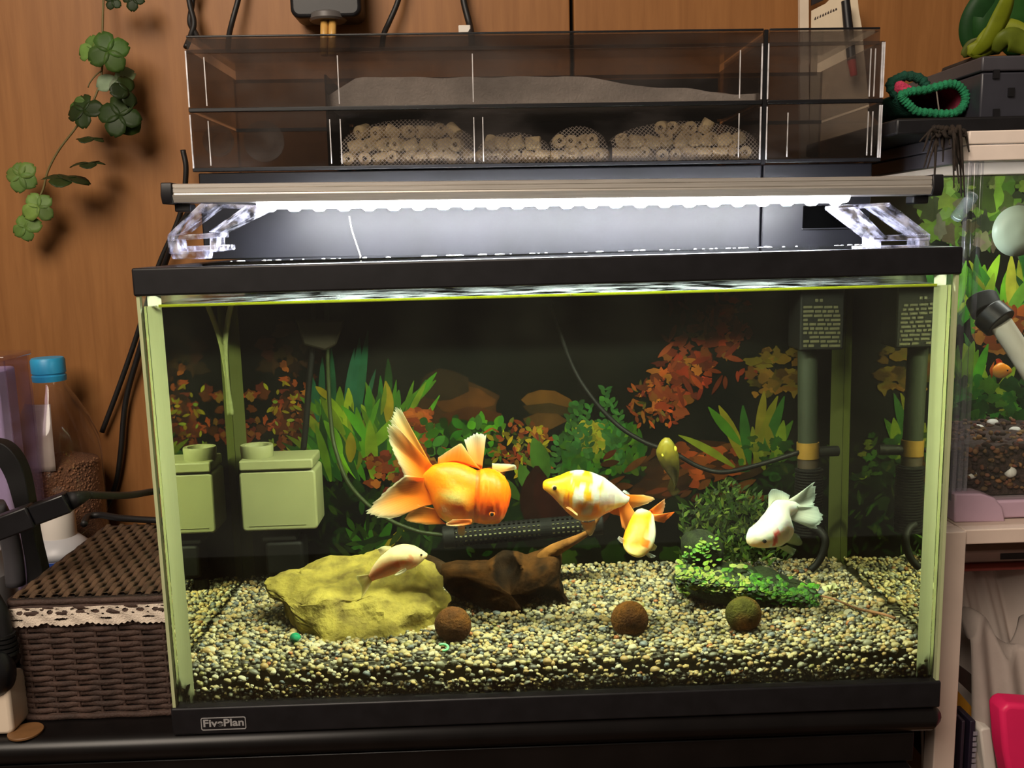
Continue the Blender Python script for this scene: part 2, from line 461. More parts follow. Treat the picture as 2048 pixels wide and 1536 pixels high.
# badge
BADGE = mat('grey_print', (150, 148, 148), 0.5, var=0.05)
p0, p1 = at(403, 1459, -0.0012), at(491, 1429, -0.0012)
bx0, bx1, bz0, bz1 = p0[0], p1[0], 0.0035, 0.0140
mb = MB(); o = rrect(bx0, bz0, bx1, bz1, 0.0016); i = rrect(bx0+0.0007, bz0+0.0007, bx1-0.0007, bz1-0.0007, 0.0011)
k = len(o); yb = -0.0014-0.15
mb.add([(a, yb, b) for a, b in o]+[(a, yb, b) for a, b in i], [(j, (j+1) % k, k+(j+1) % k, k+j) for j in range(k)])
badge = mb.build('badge_frame', BADGE, tank, solid=0.0003)
t_ = text_mesh('badge_lettering', 'FivePlan', 0.0083, BADGE, tank, ((bx0+bx1)/2, -0.00135-0.15, (bz0+bz1)/2+0.0003), (math.pi/2, 0, 0), bold=0.00022)
w_ = max(v.co.x for v in t_.data.vertices)-min(v.co.x for v in t_.data.vertices)
t_.scale = ((bx1-bx0-0.0035)/w_, 1.0, 1.0)

# ---- glass cover in front of the filter, with drops whose glints are painted white
gl = MB().box((-0.250, 0.0125, 0.3607), (0.252, 0.1185, 0.3632)).build('glass_cover', clear('cover_glass', (.98, .99, .98), 1.5), None)
tag(gl, 'clear glass cover pane lying on the black rim under the light bar', 'glass pane')
mb = MB()
for k in range(70):
    r = rng.choice((.0006, .0008, .0012)); mb.sphere((rng.uniform(-.24, .24), .0135+abs(rng.gauss(0, .008)), .3633), (r*rng.uniform(1, 3), r, r*.5), 8, 5)
dr = mb.build('water_drops', mat('drop_glint', (226, 230, 236), .1, var=.02, spec=.8, coat=.6), gl, smooth=True); dr['kind'] = 'stuff'
# ---- water: refracts through the front and side faces, still surface on top
wm_side = refractive('water_face', 1.333, (0.965, 0.985, 0.78))
wm_top = clear('water_surface', (0.97, 1, 0.82), 1.333, rough=0.02, bump=0.35, film=0.12, filmcol=(190, 200, 190), fscale=40)  # pale film stands in for the lit tray mirrored on the surface
wm_back = clear('water_back', (1, 1, 1), 1.01)
X, y0, y1, z0, z1 = 0.2968, T+0.0006, 0.2948, 0.0112, WATER_Z
me = bpy.data.meshes.new('water')
me.from_pydata([(-X, y0, z0), (X, y0, z0), (X, y1, z0), (-X, y1, z0), (-X, y0, z1), (X, y0, z1), (X, y1, z1), (-X, y1, z1)], [],
               [(3, 2, 1, 0), (4, 5, 6, 7), (0, 1, 5, 4), (1, 2, 6, 5), (2, 3, 7, 6), (3, 0, 4, 7)])
for m_ in (wm_side, wm_top, wm_back): me.materials.append(m_)
for i, k in enumerate((2, 1, 0, 0, 2, 0)): me.polygons[i].material_index = k
water = bpy.data.objects.new('water', me); COL.objects.link(water)
tag(water, 'clear greenish water filling the large aquarium', 'water', kind='stuff')
# bright meniscus of floating froth along the front glass
mb = MB()
for i in range(150):
    x = -0.29+0.58*rng.random(); r = rng.choice((0.0005, 0.0007, 0.0009, 0.0013))
    mb.sphere((x, T+0.0012+rng.random()*0.004, WATER_Z+0.0002), (r*rng.uniform(1, 2.2), r, r*0.6), 8, 5)
fo = mb.build('surface_bubbles', mat('foam_white', (235, 240, 225), 0.2, var=0.03, coat=0.5), None, smooth=True)
tag(fo, 'tiny white bubbles floating along the water line at the front glass', 'bubbles', kind='stuff')

MB().box((-0.286, T+0.0002-0.15, WATER_Z-0.0008), (0.286, T+0.00055-0.15, WATER_Z+0.0012)).build('meniscus_line', translucent_mat('meniscus_line', (196, 206, 70), 0.6), tank)  # thin yellow-green strip along the water line at the front glass
# ---- printed backdrop behind the rear pane
SHEET = mat('print_dark', (3, 5, 4), 0.5, var=0.5, vscale=9, col2=(7, 7, 4), spec=0.04)
PRINT = vcol('print_inks', 0.5, spec=0.05, var=0.35, vscale=45)
bd = MB().box((-0.30, 0.3014, 0.0), (0.30, 0.3022, 0.352)).build('backdrop_sheet', SHEET, None)
tag(bd, 'printed aquarium backdrop with planted scenery behind the large tank', 'backdrop')
INK_K = 0.21
class Print:
    """flat printed shapes; each layer lies a hair in front of the one before"""
    def __init__(s, f): s.mb = MB(); s.y = 0.0; s.f = f
    def poly(s, pts, col):
        s.y += 0.0000006
        v = [s.f(px, py) for px, py in pts]
        s.mb.add([(a, -s.y, b) for a, b in v], [tuple(range(len(v)))], tuple(v*INK_K for v in lin(col)))
    def leaf(s, x, y, ang, L, wd, col, bend=0.0):
        n = 6; l = []; r = []
        for i in range(n+1):
            t = i/n; a = ang+bend*t
            cx = x+math.cos(ang+bend*t/2)*L*t; cy_ = y-math.sin(ang+bend*t/2)*L*t
            w = wd*math.sin(math.pi*min(1, t*0.93+0.05))**0.8
            nx, ny = math.sin(a), math.cos(a)
            l.append((cx+nx*w, cy_+ny*w)); r.append((cx-nx*w, cy_-ny*w))
        # one fan of quads so bent leaves stay clean
        s.y += 0.0000006
        pts = [s.f(*p) for p in l]+[s.f(*p) for p in r]
        s.mb.add([(a, -s.y, b) for a, b in pts], [(i, i+1, n+2+i, n+1+i) for i in range(n)], tuple(v*INK_K for v in lin(col)))
    def blob(s, x, y, rx, ry, col, rag=0.25, n=14):
        s.poly([(x+rx*(1+rag*(rng.random()-0.5)*2)*math.cos(2*math.pi*k/n), y+ry*(1+rag*(rng.random()-0.5)*2)*math.sin(2*math.pi*k/n)) for k in range(n)], col)
def jit(c, a=0.18):
    k = 1+rng.uniform(-a, a); return tuple(max(0, min(255, v*k*(1+rng.uniform(-a, a)*0.4))) for v in c)
def U(a, b): return rng.uniform(a, b)
GR = [(86, 150, 38), (62, 122, 40), (120, 170, 40), (48, 98, 40), (150, 168, 44)]
YE = [(190, 170, 40), (176, 150, 36)]
ORG = [(168, 82, 38), (148, 66, 34), (124, 54, 32), (172, 108, 46)]
DK = [(30, 52, 22), (40, 66, 24), (24, 40, 20), (52, 72, 26)]
def scenery(P):
    for _ in range(70): P.blob(U(360, 1690), U(930, 1120), U(14, 40), U(10, 26), jit(rng.choice(DK), .3), .4)
    for _ in range(260): P.leaf(U(1370, 1690), U(900, 1120), U(0.3, 2.8), U(14, 34), U(2, 5), jit(rng.choice(DK+[(66, 92, 30)]), .3))
    for _ in range(140): P.leaf(U(640, 1100), U(960, 1120), U(0.3, 2.8), U(16, 36), U(2, 6), jit(rng.choice(DK), .3))
    # boulders
    P.blob(915, 812, 86, 48, (74, 48, 24), .12); P.blob(925, 800, 62, 26, (104, 62, 28), .15); P.blob(890, 770, 52, 30, (52, 38, 22), .15)
    P.blob(945, 840, 58, 26, (88, 50, 26), .2)
    P.poly([(1042, 800), (1055, 788), (1080, 780), (1110, 782), (1140, 798), (1152, 812), (1120, 826), (1060, 818)], (118, 78, 34))
    P.poly([(1044, 812), (1100, 806), (1148, 818), (1140, 832), (1060, 828)], (66, 50, 26))
    P.poly([(1046, 838), (1075, 826), (1115, 828), (1136, 842), (1100, 860), (1056, 856)], (96, 64, 30))
    # far left shadowy mirror plants
    for _ in range(20): P.blob(U(480, 520), U(780, 900), U(4, 12), U(4, 10), jit(rng.choice(ORG), .3), .4)
    # orange leaf cluster, left
    for _ in range(150): P.blob(592+rng.gauss(0, 30), 830+rng.gauss(0, 42), U(4, 12), U(4, 11), jit(rng.choice(ORG+[(110, 54, 26), (78, 40, 22)]), .25), .45)
    for _ in range(40): P.leaf(U(528, 655), U(760, 910), U(0, 6.3), U(10, 22), U(2, 4), jit(rng.choice(YE+[(150, 160, 60)]), .2))
    for _ in range(24): P.blob(U(530, 650), U(650, 740), U(8, 22), U(6, 16), jit((64, 44, 26), .4), .5)
    # teal blades
    for x, L, a in ((655, 130, 1.57), (668, 120, 1.5), (682, 150, 1.62), (700, 150, 1.48), (715, 170, 1.45), (728, 185, 1.5), (735, 110, 1.35), (648, 90, 1.7)):
        P.leaf(x-12, 845, a, L, U(5, 9), jit((44, 104, 72)), U(-.1, .1))
    # dense spear leaves, left of middle
    for _ in range(115):
        x = U(655, 820); y = 965-abs(rng.gauss(0, 55)); P.leaf(x, y, 1.57+(738-x)/150+U(-.55, .55), U(60, 125), U(5, 11), jit(rng.choice(GR), .2), U(-.4, .4))
    for x, y, a, L, w_ in ((776, 850, 1.5, 88, 11), (762, 830, 1.35, 60, 5), (700, 925, 1.5, 60, 11), (815, 835, 1.1, 80, 6), (660, 800, 2.3, 40, 7), (735, 900, .75, 100, 12), (690, 870, 2.2, 90, 10), (745, 960, 1.6, 120, 13)):
        P.leaf(x, y, a, L, w_, jit(rng.choice(YE+[(130, 165, 40)]), .1), U(-.3, .3))
    for _ in range(70): P.blob(U(738, 868), U(905, 985), U(6, 15), U(5, 11), jit(rng.choice(ORG), .2), .4)
    for _ in range(26): P.blob(U(815, 860), U(822, 860), U(7, 14), U(5, 10), jit(rng.choice(ORG[:2]+[(210, 110, 48)]), .15), .4)
    for _ in range(22): P.blob(U(842, 884), U(872, 912), U(6, 12), U(5, 9), jit(rng.choice(ORG[:2]), .15), .4)
    # small round leaves behind the big fish
    for _ in range(80): P.leaf(U(850, 1005), U(845, 915), U(0.2, 3.0), U(16, 32), U(6, 10), jit(rng.choice(GR[:2]+DK[:2]+[(70, 120, 46)]), .25))
    # fine red and olive sprigs
    for _ in range(170): P.leaf(U(985, 1100), U(850, 945), U(0, 6.3), U(9, 24), U(2, 5), jit(rng.choice(ORG+YE+[(96, 110, 40)]), .25))
    # broad leaves
    for x, y, a, L, w_ in ((1090, 965, 1.7, 92, 20), (1118, 968, 1.05, 100, 18), (1060, 985, 1.9, 60, 14), (1040, 1000, 2.3, 70, 13), (1130, 985, .9, 60, 16)):
        P.leaf(x, y, a, L, w_, jit((84, 120, 46), .12), U(-.3, .3))
    for x, y, a, L, w_ in ((1070, 1062, 1.5, 130, 34), (1120, 1060, 1.9, 120, 30), (1150, 1050, 1.4, 110, 30), (1180, 1060, 1.2, 100, 26)):
        P.leaf(x, y, a, L, w_, jit((62, 32, 22), .15), U(-.2, .2))
    # bush right of middle
    for _ in range(190): P.leaf(U(1130, 1285), U(860, 955), U(.6, 2.6), U(12, 30), U(4, 8), jit(rng.choice([(70, 118, 36), (92, 132, 38), (52, 92, 32), (60, 108, 40)]), .22))
    for _ in range(60): P.blob(U(1155, 1205), U(850, 900), U(5, 11), U(5, 10), jit((168, 160, 50), .18), .4)
    for x, top in ((1140, 805), (1158, 800), (1176, 808), (1207, 770), (1224, 796), (1238, 820), (1113, 870)):
        for y in range(top, top+110, 11):
            xx = x+U(-5, 5); P.leaf(xx, y+10, U(.4, 1.2), U(12, 18), U(3, 6), jit((64, 112, 56), .2)); P.leaf(xx, y+10, U(1.9, 2.7), U(12, 18), U(3, 6), jit((72, 124, 60), .2))
    # sprigs and the tall red plant at right
    for _ in range(90): P.leaf(U(1262, 1350), U(770, 850), U(0, 6.3), U(9, 22), U(2, 4), jit(rng.choice(ORG+[(100, 92, 40)]), .3))
    for _ in range(150):
        t = rng.random(); P.blob(1330+150*t+U(-50, 40)*(1-t*.4), 790-170*t+U(-50, 45), U(6, 17), U(5, 12), jit(rng.choice(ORG+[(168, 62, 34), (120, 50, 30)]), .25), .45)
    for _ in range(40): P.leaf(U(1320, 1500), U(600, 800), U(0, 6.3), U(20, 46), U(3, 6), jit((150, 62, 34), .3))
    for _ in range(50): P.blob(U(1500, 1600), U(700, 790), U(6, 16), U(5, 12), jit((118, 92, 34), .3), .5)
    # orange boulder and driftwood in the print
    P.poly([(1262, 985), (1300, 940), (1340, 905), (1400, 880), (1450, 884), (1490, 905), (1470, 940), (1400, 965), (1330, 1000)], (66, 38, 20))
    for _ in range(60): P.leaf(U(1190, 1480), U(900, 1010), U(0, .7), U(26, 70), U(4, 9), jit(rng.choice([(96, 54, 26), (64, 40, 22), (120, 64, 30)]), .25))
    for _ in range(18): P.blob(U(1330, 1480), U(895, 975), U(8, 18), U(6, 12), jit((178, 84, 38), .2), .4)
    # spear leaves, right
    for x, y, a, L, w_ in ((1490, 930, 1.9, 130, 12), (1500, 930, 1.75, 120, 11), (1510, 935, 1.4, 150, 12), (1524, 925, 1.25, 140, 11), (1482, 890, 2.3, 100, 10), (1540, 930, 1.2, 100, 10), (1470, 935, 2.5, 130, 8), (1556, 930, 1.5, 90, 12), (1530, 940, 2.0, 90, 11), (1548, 905, 1.9, 60, 9), (1512, 870, 1.25, 90, 9)):
        P.leaf(x, y, a, L, w_, jit(rng.choice([(84, 128, 36), (130, 140, 40), (150, 140, 40), (58, 106, 44)]), .12), U(-.3, .3))
    for _ in range(40): P.blob(U(1480, 1640), U(870, 960), U(5, 12), U(4, 9), jit(rng.choice([(70, 110, 36), (128, 136, 40), (44, 80, 30)]), .2), .4)
    # small plant near the bottom left
    for x, y, a, L, w_ in ((735, 1106, 2.3, 66, 8), (742, 1108, 1.75, 70, 10), (752, 1108, 1.15, 74, 10), (764, 1104, .8, 70, 8)):
        P.leaf(x, y, a, L, w_, jit(rng.choice([(70, 128, 36), (186, 160, 36), (110, 140, 38)]), .08), U(-.2, .2))
    for _ in range(40): P.leaf(U(690, 860), U(1060, 1120), U(0, 3.1), U(20, 50), U(3, 7), jit(rng.choice(DK+[(60, 96, 30)]), .25))
YB_ = 0.3013
def pf(px, py):
    p = atw(px, py, YB_); return (p[0], p[2])
def bucket(px, py):
    x, z = pf(px, py); return (min(0.2985, max(-0.2985, x)), min(0.35, max(0.002, z)))
P = Print(bucket); scenery(P)
pp = P.mb.build('printed_plants', PRINT, bd, fix=False); pp.location = (0, YB_, 0)

# ---- gravel bed
GZ = 0.0485
def gz(x, y):
    return GZ-0.017*math.exp(-(max(y, 0.006)-0.006)/0.0085)+0.0025*noise.noise(Vector((x*9, y*9, 0)))+0.0012*noise.noise(Vector((x*30, y*30, 3)))
bm = bmesh.new(); bmesh.ops.create_icosphere(bm, subdivisions=2, radius=1.0)
IV = np.array([v.co[:] for v in bm.verts]); IF = np.array([[v.index for v in f.verts] for f in bm.faces]); bm.free()
bm = bmesh.new(); bmesh.ops.create_icosphere(bm, subdivisions=1, radius=1.0)
IV1 = np.array([v.co[:] for v in bm.verts]); IF1 = np.array([[v.index for v in f.verts] for f in bm.faces]); bm.free()
PAL = [((204, 188, 142), 6), ((172, 156, 112), 6), ((124, 120, 98), 6), ((92, 90, 76), 6), ((60, 56, 46), 6), ((158, 130, 82), 5), ((190, 164, 108), 4), ((232, 222, 190), 5), ((150, 92, 52), 0.7), ((92, 98, 100), 2), ((128, 120, 70), 2)]
pal_c = np.array([lin(c) for c, w_ in PAL])*0.84; pal_w = np.array([w_ for c, w_ in PAL], float); pal_w /= pal_w.sum()
nr = np.random.RandomState(11)
def pebble_field():
    C = []
    step = 0.0040
    xs_ = np.arange(-0.2935, 0.2936, step); ys_ = np.arange(0.0095, 0.2925, step)
    for y in ys_:
        for x in xs_:
            px, py = x+nr.uniform(-.6, .6)*step, y+nr.uniform(-.6, .6)*step
            C.append((px, py, gz(px, py)+nr.uniform(-0.0014, 0.0012)))
    for z in np.arange(0.0135, GZ-0.016, 0.0036):          # against the front glass
        for x in np.arange(-0.290, 0.2901, 0.0040):
            for yy in (0.0088, 0.0118):
                C.append((x+nr.uniform(-.5, .5)*step, yy+nr.uniform(-.0012, .0014), z+nr.uniform(-.0014, .0014)))
    return np.array(C)
Cn = pebble_field(); N = len(Cn)
rad = 0.00225*np.exp(nr.normal(0, 0.24, N)); rad = np.clip(rad, 0.0014, 0.0042)
Cn[:, 0] = np.clip(Cn[:, 0], -0.2962+rad, 0.2962-rad); Cn[:, 1] = np.clip(Cn[:, 1], T+0.0008+rad*1.05, 0.2935-rad)
ax = nr.uniform(0.72, 1.25, (N, 3)); ax[:, 2] *= 0.8
ax[:, 1] = np.minimum(ax[:, 1], 1.0)
ci = nr.choice(len(PAL), N, p=pal_w); pc = pal_c[ci]*nr.uniform(0.8, 1.2, (N, 1))
# the largest ones in view are pieces of their own
score = rad*ax[:, 0]/(Cn[:, 1]+0.67)*((Cn[:, 2] > GZ-0.003) | (Cn[:, 1] < 0.0225))
big = set(np.argsort(-score)[:300].tolist())
small = np.array([i for i in range(N) if i not in big])
nv = len(IV1)
ang = nr.uniform(0, 6.28, len(small)); ca, sa = np.cos(ang), np.sin(ang)
L = IV1[None]*ax[small][:, None]*rad[small][:, None, None]
L = L*(1+0.12*nr.uniform(-1, 1, (len(small), nv, 1)))
LX = L[..., 0]*ca[:, None]-L[..., 1]*sa[:, None]*0.0-0*L[..., 1]; LX = L[..., 0]
tilt = nr.uniform(-0.6, 0.6, len(small)); ct, stl = np.cos(tilt), np.sin(tilt)
X2 = LX*ct[:, None]+L[..., 2]*stl[:, None]; Z2 = -LX*stl[:, None]+L[..., 2]*ct[:, None]
V = np.stack([X2, L[..., 1], Z2], -1)+Cn[small][:, None]
Fc = IF1[None]+(np.arange(len(small))*nv)[:, None, None]
me = bpy.data.meshes.new('loose_gravel')
me.vertices.add(V.size//3); me.vertices.foreach_set('co', V.reshape(-1).astype(np.float32))
nf = Fc.size//3
me.loops.add(nf*3); me.loops.foreach_set('vertex_index', Fc.reshape(-1).astype(np.int32))
me.polygons.add(nf); me.polygons.foreach_set('loop_start', np.arange(0, nf*3, 3, dtype=np.int32))
me.polygons.foreach_set('use_smooth', np.ones(nf, bool)); me.update(calc_edges=True)
ca_ = me.color_attributes.new('Col', 'FLOAT_COLOR', 'POINT')
ca_.data.foreach_set('color', np.concatenate([np.repeat(pc[small], nv, 0), np.ones((len(small)*nv, 1))], 1).astype(np.float32).ravel())
PEB = vcol('pebble_stone', 0.42, spec=0.45, var=0.22, vscale=500)
me.materials.append(PEB)
bed = thing('gravel_bed', 'mixed cream, grey and tan gravel covering the bottom of the large aquarium', 'gravel', (0, 0.15, 0.012)); bed['kind'] = 'stuff'
go = bpy.data.objects.new('loose_gravel', me); COL.objects.link(go); go.parent = bed; go.location = (0, -0.15, -0.012); go['kind'] = 'stuff'
pm = []
for k in range(len(PAL)):
    for q in range(2):
        m2 = bpy.data.meshes.new('pebble')
        vv = IV*(1+0.10*np.array([noise.noise(Vector(tuple(v*1.4+k*3.1+q*7)))for v in IV]))[:, None]
        m2.from_pydata(vv.tolist(), [], IF.tolist()); m2.polygons.foreach_set('use_smooth', [True]*len(m2.polygons))
        c2 = m2.color_attributes.new('Col', 'FLOAT_COLOR', 'POINT'); c2.data.foreach_set('color', np.tile(np.append(pal_c[k]*(0.9+0.2*q), 1), len(vv)).astype(np.float32))
        m2.materials.append(PEB); pm.append(m2)
for i in sorted(big):
    o = bpy.data.objects.new('pebble', pm[int(ci[i])*2+(i % 2)]); COL.objects.link(o); o.parent = bed
    o.location = (Cn[i, 0], Cn[i, 1]-0.15, Cn[i, 2]-0.012); o.scale = tuple(ax[i]*rad[i]); o.rotation_euler = (0, nr.uniform(-.5, .5), 0)
# dark underbed so nothing shows between the stones
MB().box((-0.2960, 0.0200-0.15, 0.0005), (0.2960, 0.2936-0.15, GZ-0.012-0.006)).build('packed_gravel', mat('gravel_fines', (66, 62, 48), 0.9, var=0.5, vscale=300), bed)

# ------------------------------------------------------------------ LED lamp on acrylic legs
lamp = thing('aquarium_light', 'slim silver LED bar light on clear acrylic legs over the aquarium', 'lamp', (0.007, 0.05, 0.4100), (0, 0.0136, 0))
pr = [(-0.012, 0.0075), (-0.0135, 0.0068), (-0.0135, 0.0048), (-0.0128, 0.0043), (-0.0135, 0.0038), (-0.0135, 0.0010), (-0.0128, 0.0004), (-0.0130, -0.0004), (-0.0152, -0.0010),
      (-0.0128, -0.0062), (-0.0105, -0.0066), (0.0105, -0.0066), (0.0135, -0.0010), (0.0135, 0.0075)]
def extr_x(prof, x0, x1):
    k = len(prof)
    return MB().add([(x0, a, b) for a, b in prof]+[(x1, a, b) for a, b in prof], [tuple(range(k)), tuple(range(2*k-1, k-1, -1))]+[((i+1) % k, i, k+i, k+(i+1) % k) for i in range(k)])
XB = 0.2865
extr_x(pr, -XB, XB).build('housing', ALU, lamp)
for s in (-1, 1):
    a, b = (s*XB, s*(XB+0.0085)); a, b = min(a, b), max(a, b)
    big_ = [(y*1.06, z*1.12) for y, z in [(-0.0135, 0.0075), (-0.0152, -0.001), (-0.0128, -0.0066), (0.0128, -0.0066), (0.0140, 0.0), (0.0135, 0.0075)]]
    extr_x(big_, a, b).build('end_cap', BLACK, lamp, bevel=0.0008)
    MB().box((s*(XB-0.004)-0.006, -0.006, -0.0130), (s*(XB-0.004)+0.006, 0.008, -0.0070)).build('clip', BLACK, lamp, bevel=0.001)
dif = [(0.0098*math.cos(math.pi+math.pi*k/10), -0.0064+0.0052*math.sin(math.pi+math.pi*k/10)) for k in range(11)]
extr_x(dif, -0.226, 0.226).build('diffuser', emit('led_diffuser', (0.94, 0.97, 1.0), DIFFUSER_STRENGTH), lamp)
LEDM = emit('led_emitter', (0.93, 0.96, 1.0), LED_STRENGTH)
led0 = None
for k in range(24):
    x = -0.2185+k*0.019
    if led0 is None:
        led0 = MB().lathe([(0.0054, 0.0), (0.0030, -0.0020)], (0, 0, 0), 6).build('led', LEDM, lamp)
        led0.location = (x, 0.0005, -0.0114)
    else: copyobj(led0, lamp, (x, 0.0005, -0.0114))
def legpoly(pts, s):
    out = []
    for px, py in pts:
        p = at(px, py, 0.052); out.append((p[0]-0.007, p[2]-0.4100))
    return out
LEGS = [[  # left
    [(347, 482), (372, 478), (446, 419), (412, 418)], [(428, 474), (452, 474), (548, 424), (502, 420)], [(412, 424), (548, 429), (548, 420), (412, 416)],
    [(347, 482), (452, 474), (452, 484), (347, 492)], [(347, 490), (366, 489), (372, 519), (350, 517)], [(430, 484), (445, 483), (445, 512), (430, 514)],
    [(385, 502), (466, 498), (466, 509), (385, 514)], [(350, 514), (424, 508), (420, 527), (356, 528)]],
    [  # right
    [(1738, 404), (1768, 400), (1848, 460), (1824, 464)], [(1660, 410), (1702, 406), (1762, 466), (1736, 467)], [(1660, 404), (1768, 397), (1768, 405), (1660, 413)],
    [(1736, 463), (1848, 458), (1848, 470), (1736, 474)], [(1736, 470), (1752, 470), (1752, 490), (1736, 490)], [(1826, 466), (1848, 465), (1848, 492), (1826, 492)],
    [(1714, 484), (1828, 480), (1828, 490), (1714, 494)]]]
for L_ in LEGS:
    mb = MB()
    for q, pts in enumerate(L_):
        mb.prism(legpoly(pts, 1), -0.012+q*0.0005, 0.014-q*0.0004)
    mb.build('leg', ACRYL, lamp, bevel=0.0008)

# ------------------------------------------------------------------ overhead filter
FY0, FY1 = 0.12, 0.268
FX0, FX1 = -0.2895, 0.2872
filt = thing('overhead_filter', 'smoked plastic two tier overhead filter box on a black tray above the aquarium', 'aquarium filter', (0, 0.0, 0.3608), (0, 0.0085, 0))
zT, zM, zB = 0.1800, 0.1215, 0.0715
def FB(a, b): return MB().box((a[0], a[1], a[2]), (b[0], b[1], b[2]))
PUMPX = at(1525, 300, FY0)[0]
# black tray with a slanted skirt, split where the pump box begins
TRAY = mat('tray_black', (14, 14, 18), 0.45, var=0.35, vscale=18, spec=0.22, bump=0.05, bscale=60)
for (x0, x1, nm) in ((FX0+0.004, PUMPX-0.0006, 'tray'), (PUMPX+0.0006, FX1-0.006, 'pump_tray')):
    mb = MB()
    mb.add([(x0, FY0+0.001, 0), (x1, FY0+0.001, 0), (x1, FY1, 0), (x0, FY1, 0), (x0, FY0, zB), (x1, FY0, zB), (x1, FY1, zB), (x0, FY1, zB)],
           [(3, 2, 1, 0), (0, 1, 5, 4), (1, 2, 6, 5), (2, 3, 7, 6), (3, 0, 4, 7), (4, 5, 6, 7)])
    mb.build(nm, TRAY, filt, bevel=0.0012)
h0, h1 = at(1605, 455, FY0), at(1694, 405, FY0)
MB().box((h0[0], FY0-0.0004, h0[2]-0.3608+0.001), (h1[0], FY0+0.0016, h1[2]-0.3608)).build('cable_slot', mat('slot_shade', (2, 2, 2), 1.0, var=0.2, spec=0.0), filt)  # flat plate; the darkness inside the slot is put into its colour
MB().box((h0[0]-0.0008, FY0-0.0014, h0[2]-0.3608), (h1[0]+0.0008, FY0+0.001, h0[2]-0.3608+0.0012)).build('slot_lip', BLACKG, filt, bevel=0.0003)
tw = 0.0022
def tier(z0, z1, name):
    xs_ = ((FX0, PUMPX-0.002), (PUMPX+0.002, FX1))
    for (x0, x1) in xs_:
        FB((x0, FY0, z0), (x1, FY0+tw, z1)).build('front_wall', SMOKE, filt)
        FB((x0, FY1-tw, z0), (x1, FY1, z1)).build('back_wall', SMOKEB, filt)
        FB((x0, FY0+tw, z0), (x0+tw, FY1-tw, z1)).build('end_wall', SMOKE, filt)
        FB((x1-tw, FY0+tw, z0), (x1, FY1-tw, z1)).build('end_wall', SMOKE, filt)
        FB((x0, FY0-0.0012, z0-0.0024), (x1, FY0+0.004, z0+0.0008)).build('edge_strip', BLACKG, filt, bevel=0.0005)
        FB((x0, FY1-0.004, z0-0.0024), (x1, FY1+0.0005, z0+0.0008)).build('edge_strip', BLACKG, filt)
tier(zB+0.0035, zM-0.001, 'lower'); tier(zM+0.0015, zT-0.010, 'upper')
# lid: shallow smoked cap on each section
for (x0, x1) in ((FX0+0.0022, PUMPX-0.0025), (PUMPX+0.0025, FX1-0.005)):
    mb = MB(); a = (x0, FY0-0.0012, zT-0.013); b = (x1, FY1+0.001, zT)
    mb.box((a[0], a[1], zT-0.002), (b[0], b[1], zT)); mb.box((a[0], a[1], a[2]), (b[0], a[1]+0.002, zT-0.0021)); mb.box((a[0], b[1]-0.002, a[2]), (b[0], b[1], zT-0.0021))
    lid_ = mb.build('lid', SMOKE, filt)
    MB().box((a[0], a[1]-0.0004, zT-0.0006), (b[0], a[1]+0.002, zT+0.0008)).build('lid_edge', BLACKG, filt, bevel=0.0004)
# clear ribs and corner posts on the walls, their highlights painted as pale colour
RIB = mat('rib_highlight', (196, 192, 192), .25, var=.35, vscale=30, stretch=(1, 1, 3))
for px, lo, hi in ((411, 1, 1), (676, 1, 1), (944, 1, 1), (962, 1, 0), (655, 1, 0), (1476, 1, 1), (1735, 1, 1), (1744, 1, 1), (1574, 1, 0)):
    x = at(px, 200, FY0)[0]
    if hi: FB((x-0.0004, FY0-0.0008, zM+0.004), (x+0.0004, FY0-0.0001, zT-0.016)).build('rib', RIB, filt)
    if lo: FB((x-0.0004, FY0-0.0008, zB+0.006), (x+0.0004, FY0-0.0001, zM-0.008)).build('rib', RIB, filt)
POST = mat('post_highlight', (214, 212, 216), .25, var=.3, vscale=30, stretch=(1, 1, 3))
for x, d in ((FX0+0.0008, 1), (FX1-0.0022, 1), (FX1-0.0006, 1), (PUMPX-0.0032, 1), (PUMPX+0.0020, 1)):
    FB((x-0.0005, FY0-0.0012, zM+0.003), (x+0.0006, FY0-0.0001, zT-0.011)).build('corner_post', POST, filt)
    FB((x-0.0005, FY0-0.0012, zB+0.004), (x+0.0006, FY0-0.0001, zM-0.003)).build('corner_post', POST, filt)
FB((PUMPX-0.0018, FY0-0.001, zB), (PUMPX+0.0016, FY0+0.003, zT)).build('divider', BLACKG, filt)
# inner wall that closes the media chamber at its left end
FB((at(648, 200, FY0)[0]-0.001, FY0+0.006, zB+0.004), (at(648, 200, FY0)[0]+0.0008, FY1-0.004, zT-0.03)).build('chamber_wall', clear('dark_smoke', (0.25, 0.22, 0.2), 1.5, film=0.5, filmcol=(40, 34, 32)), filt)
FB((at(655, 200, FY0)[0], FY1-0.010, zB+0.004), (PUMPX-0.006, FY1-0.006, zT-0.016)).build('media_back', mat('media_back_dark', (24, 20, 18), 0.6, var=0.3, vscale=12), filt)

# two round clear caps seen in the inlet chamber, a pale streak on the tray
for px, r_ in ((436, .013), (527, .017)):
    p = at(px, 288, .135); MB().lathe([(r_, 0), (r_, .002), (r_*.8, .0022), (r_*.8, .006), (r_*.45, .0062), (r_*.45, .003), (r_*.2, .003)], (p[0], .133, p[2]-.3608), 30, 'y').build('round_cap', clear('cloudy_cap', (.8, .8, .8), 1.5, rough=.2, film=.5, filmcol=(170, 166, 160), fscale=20), filt, smooth=True, angle=.6)
MB().tube(spline([at(px, py, FY0-.0006)-np.array([0, 0, .3608]) for px, py in ((698, 436), (703, 462), (713, 492), (722, 518))], 4), .0006, 5).build('water_streak', WHITE, filt, smooth=True)
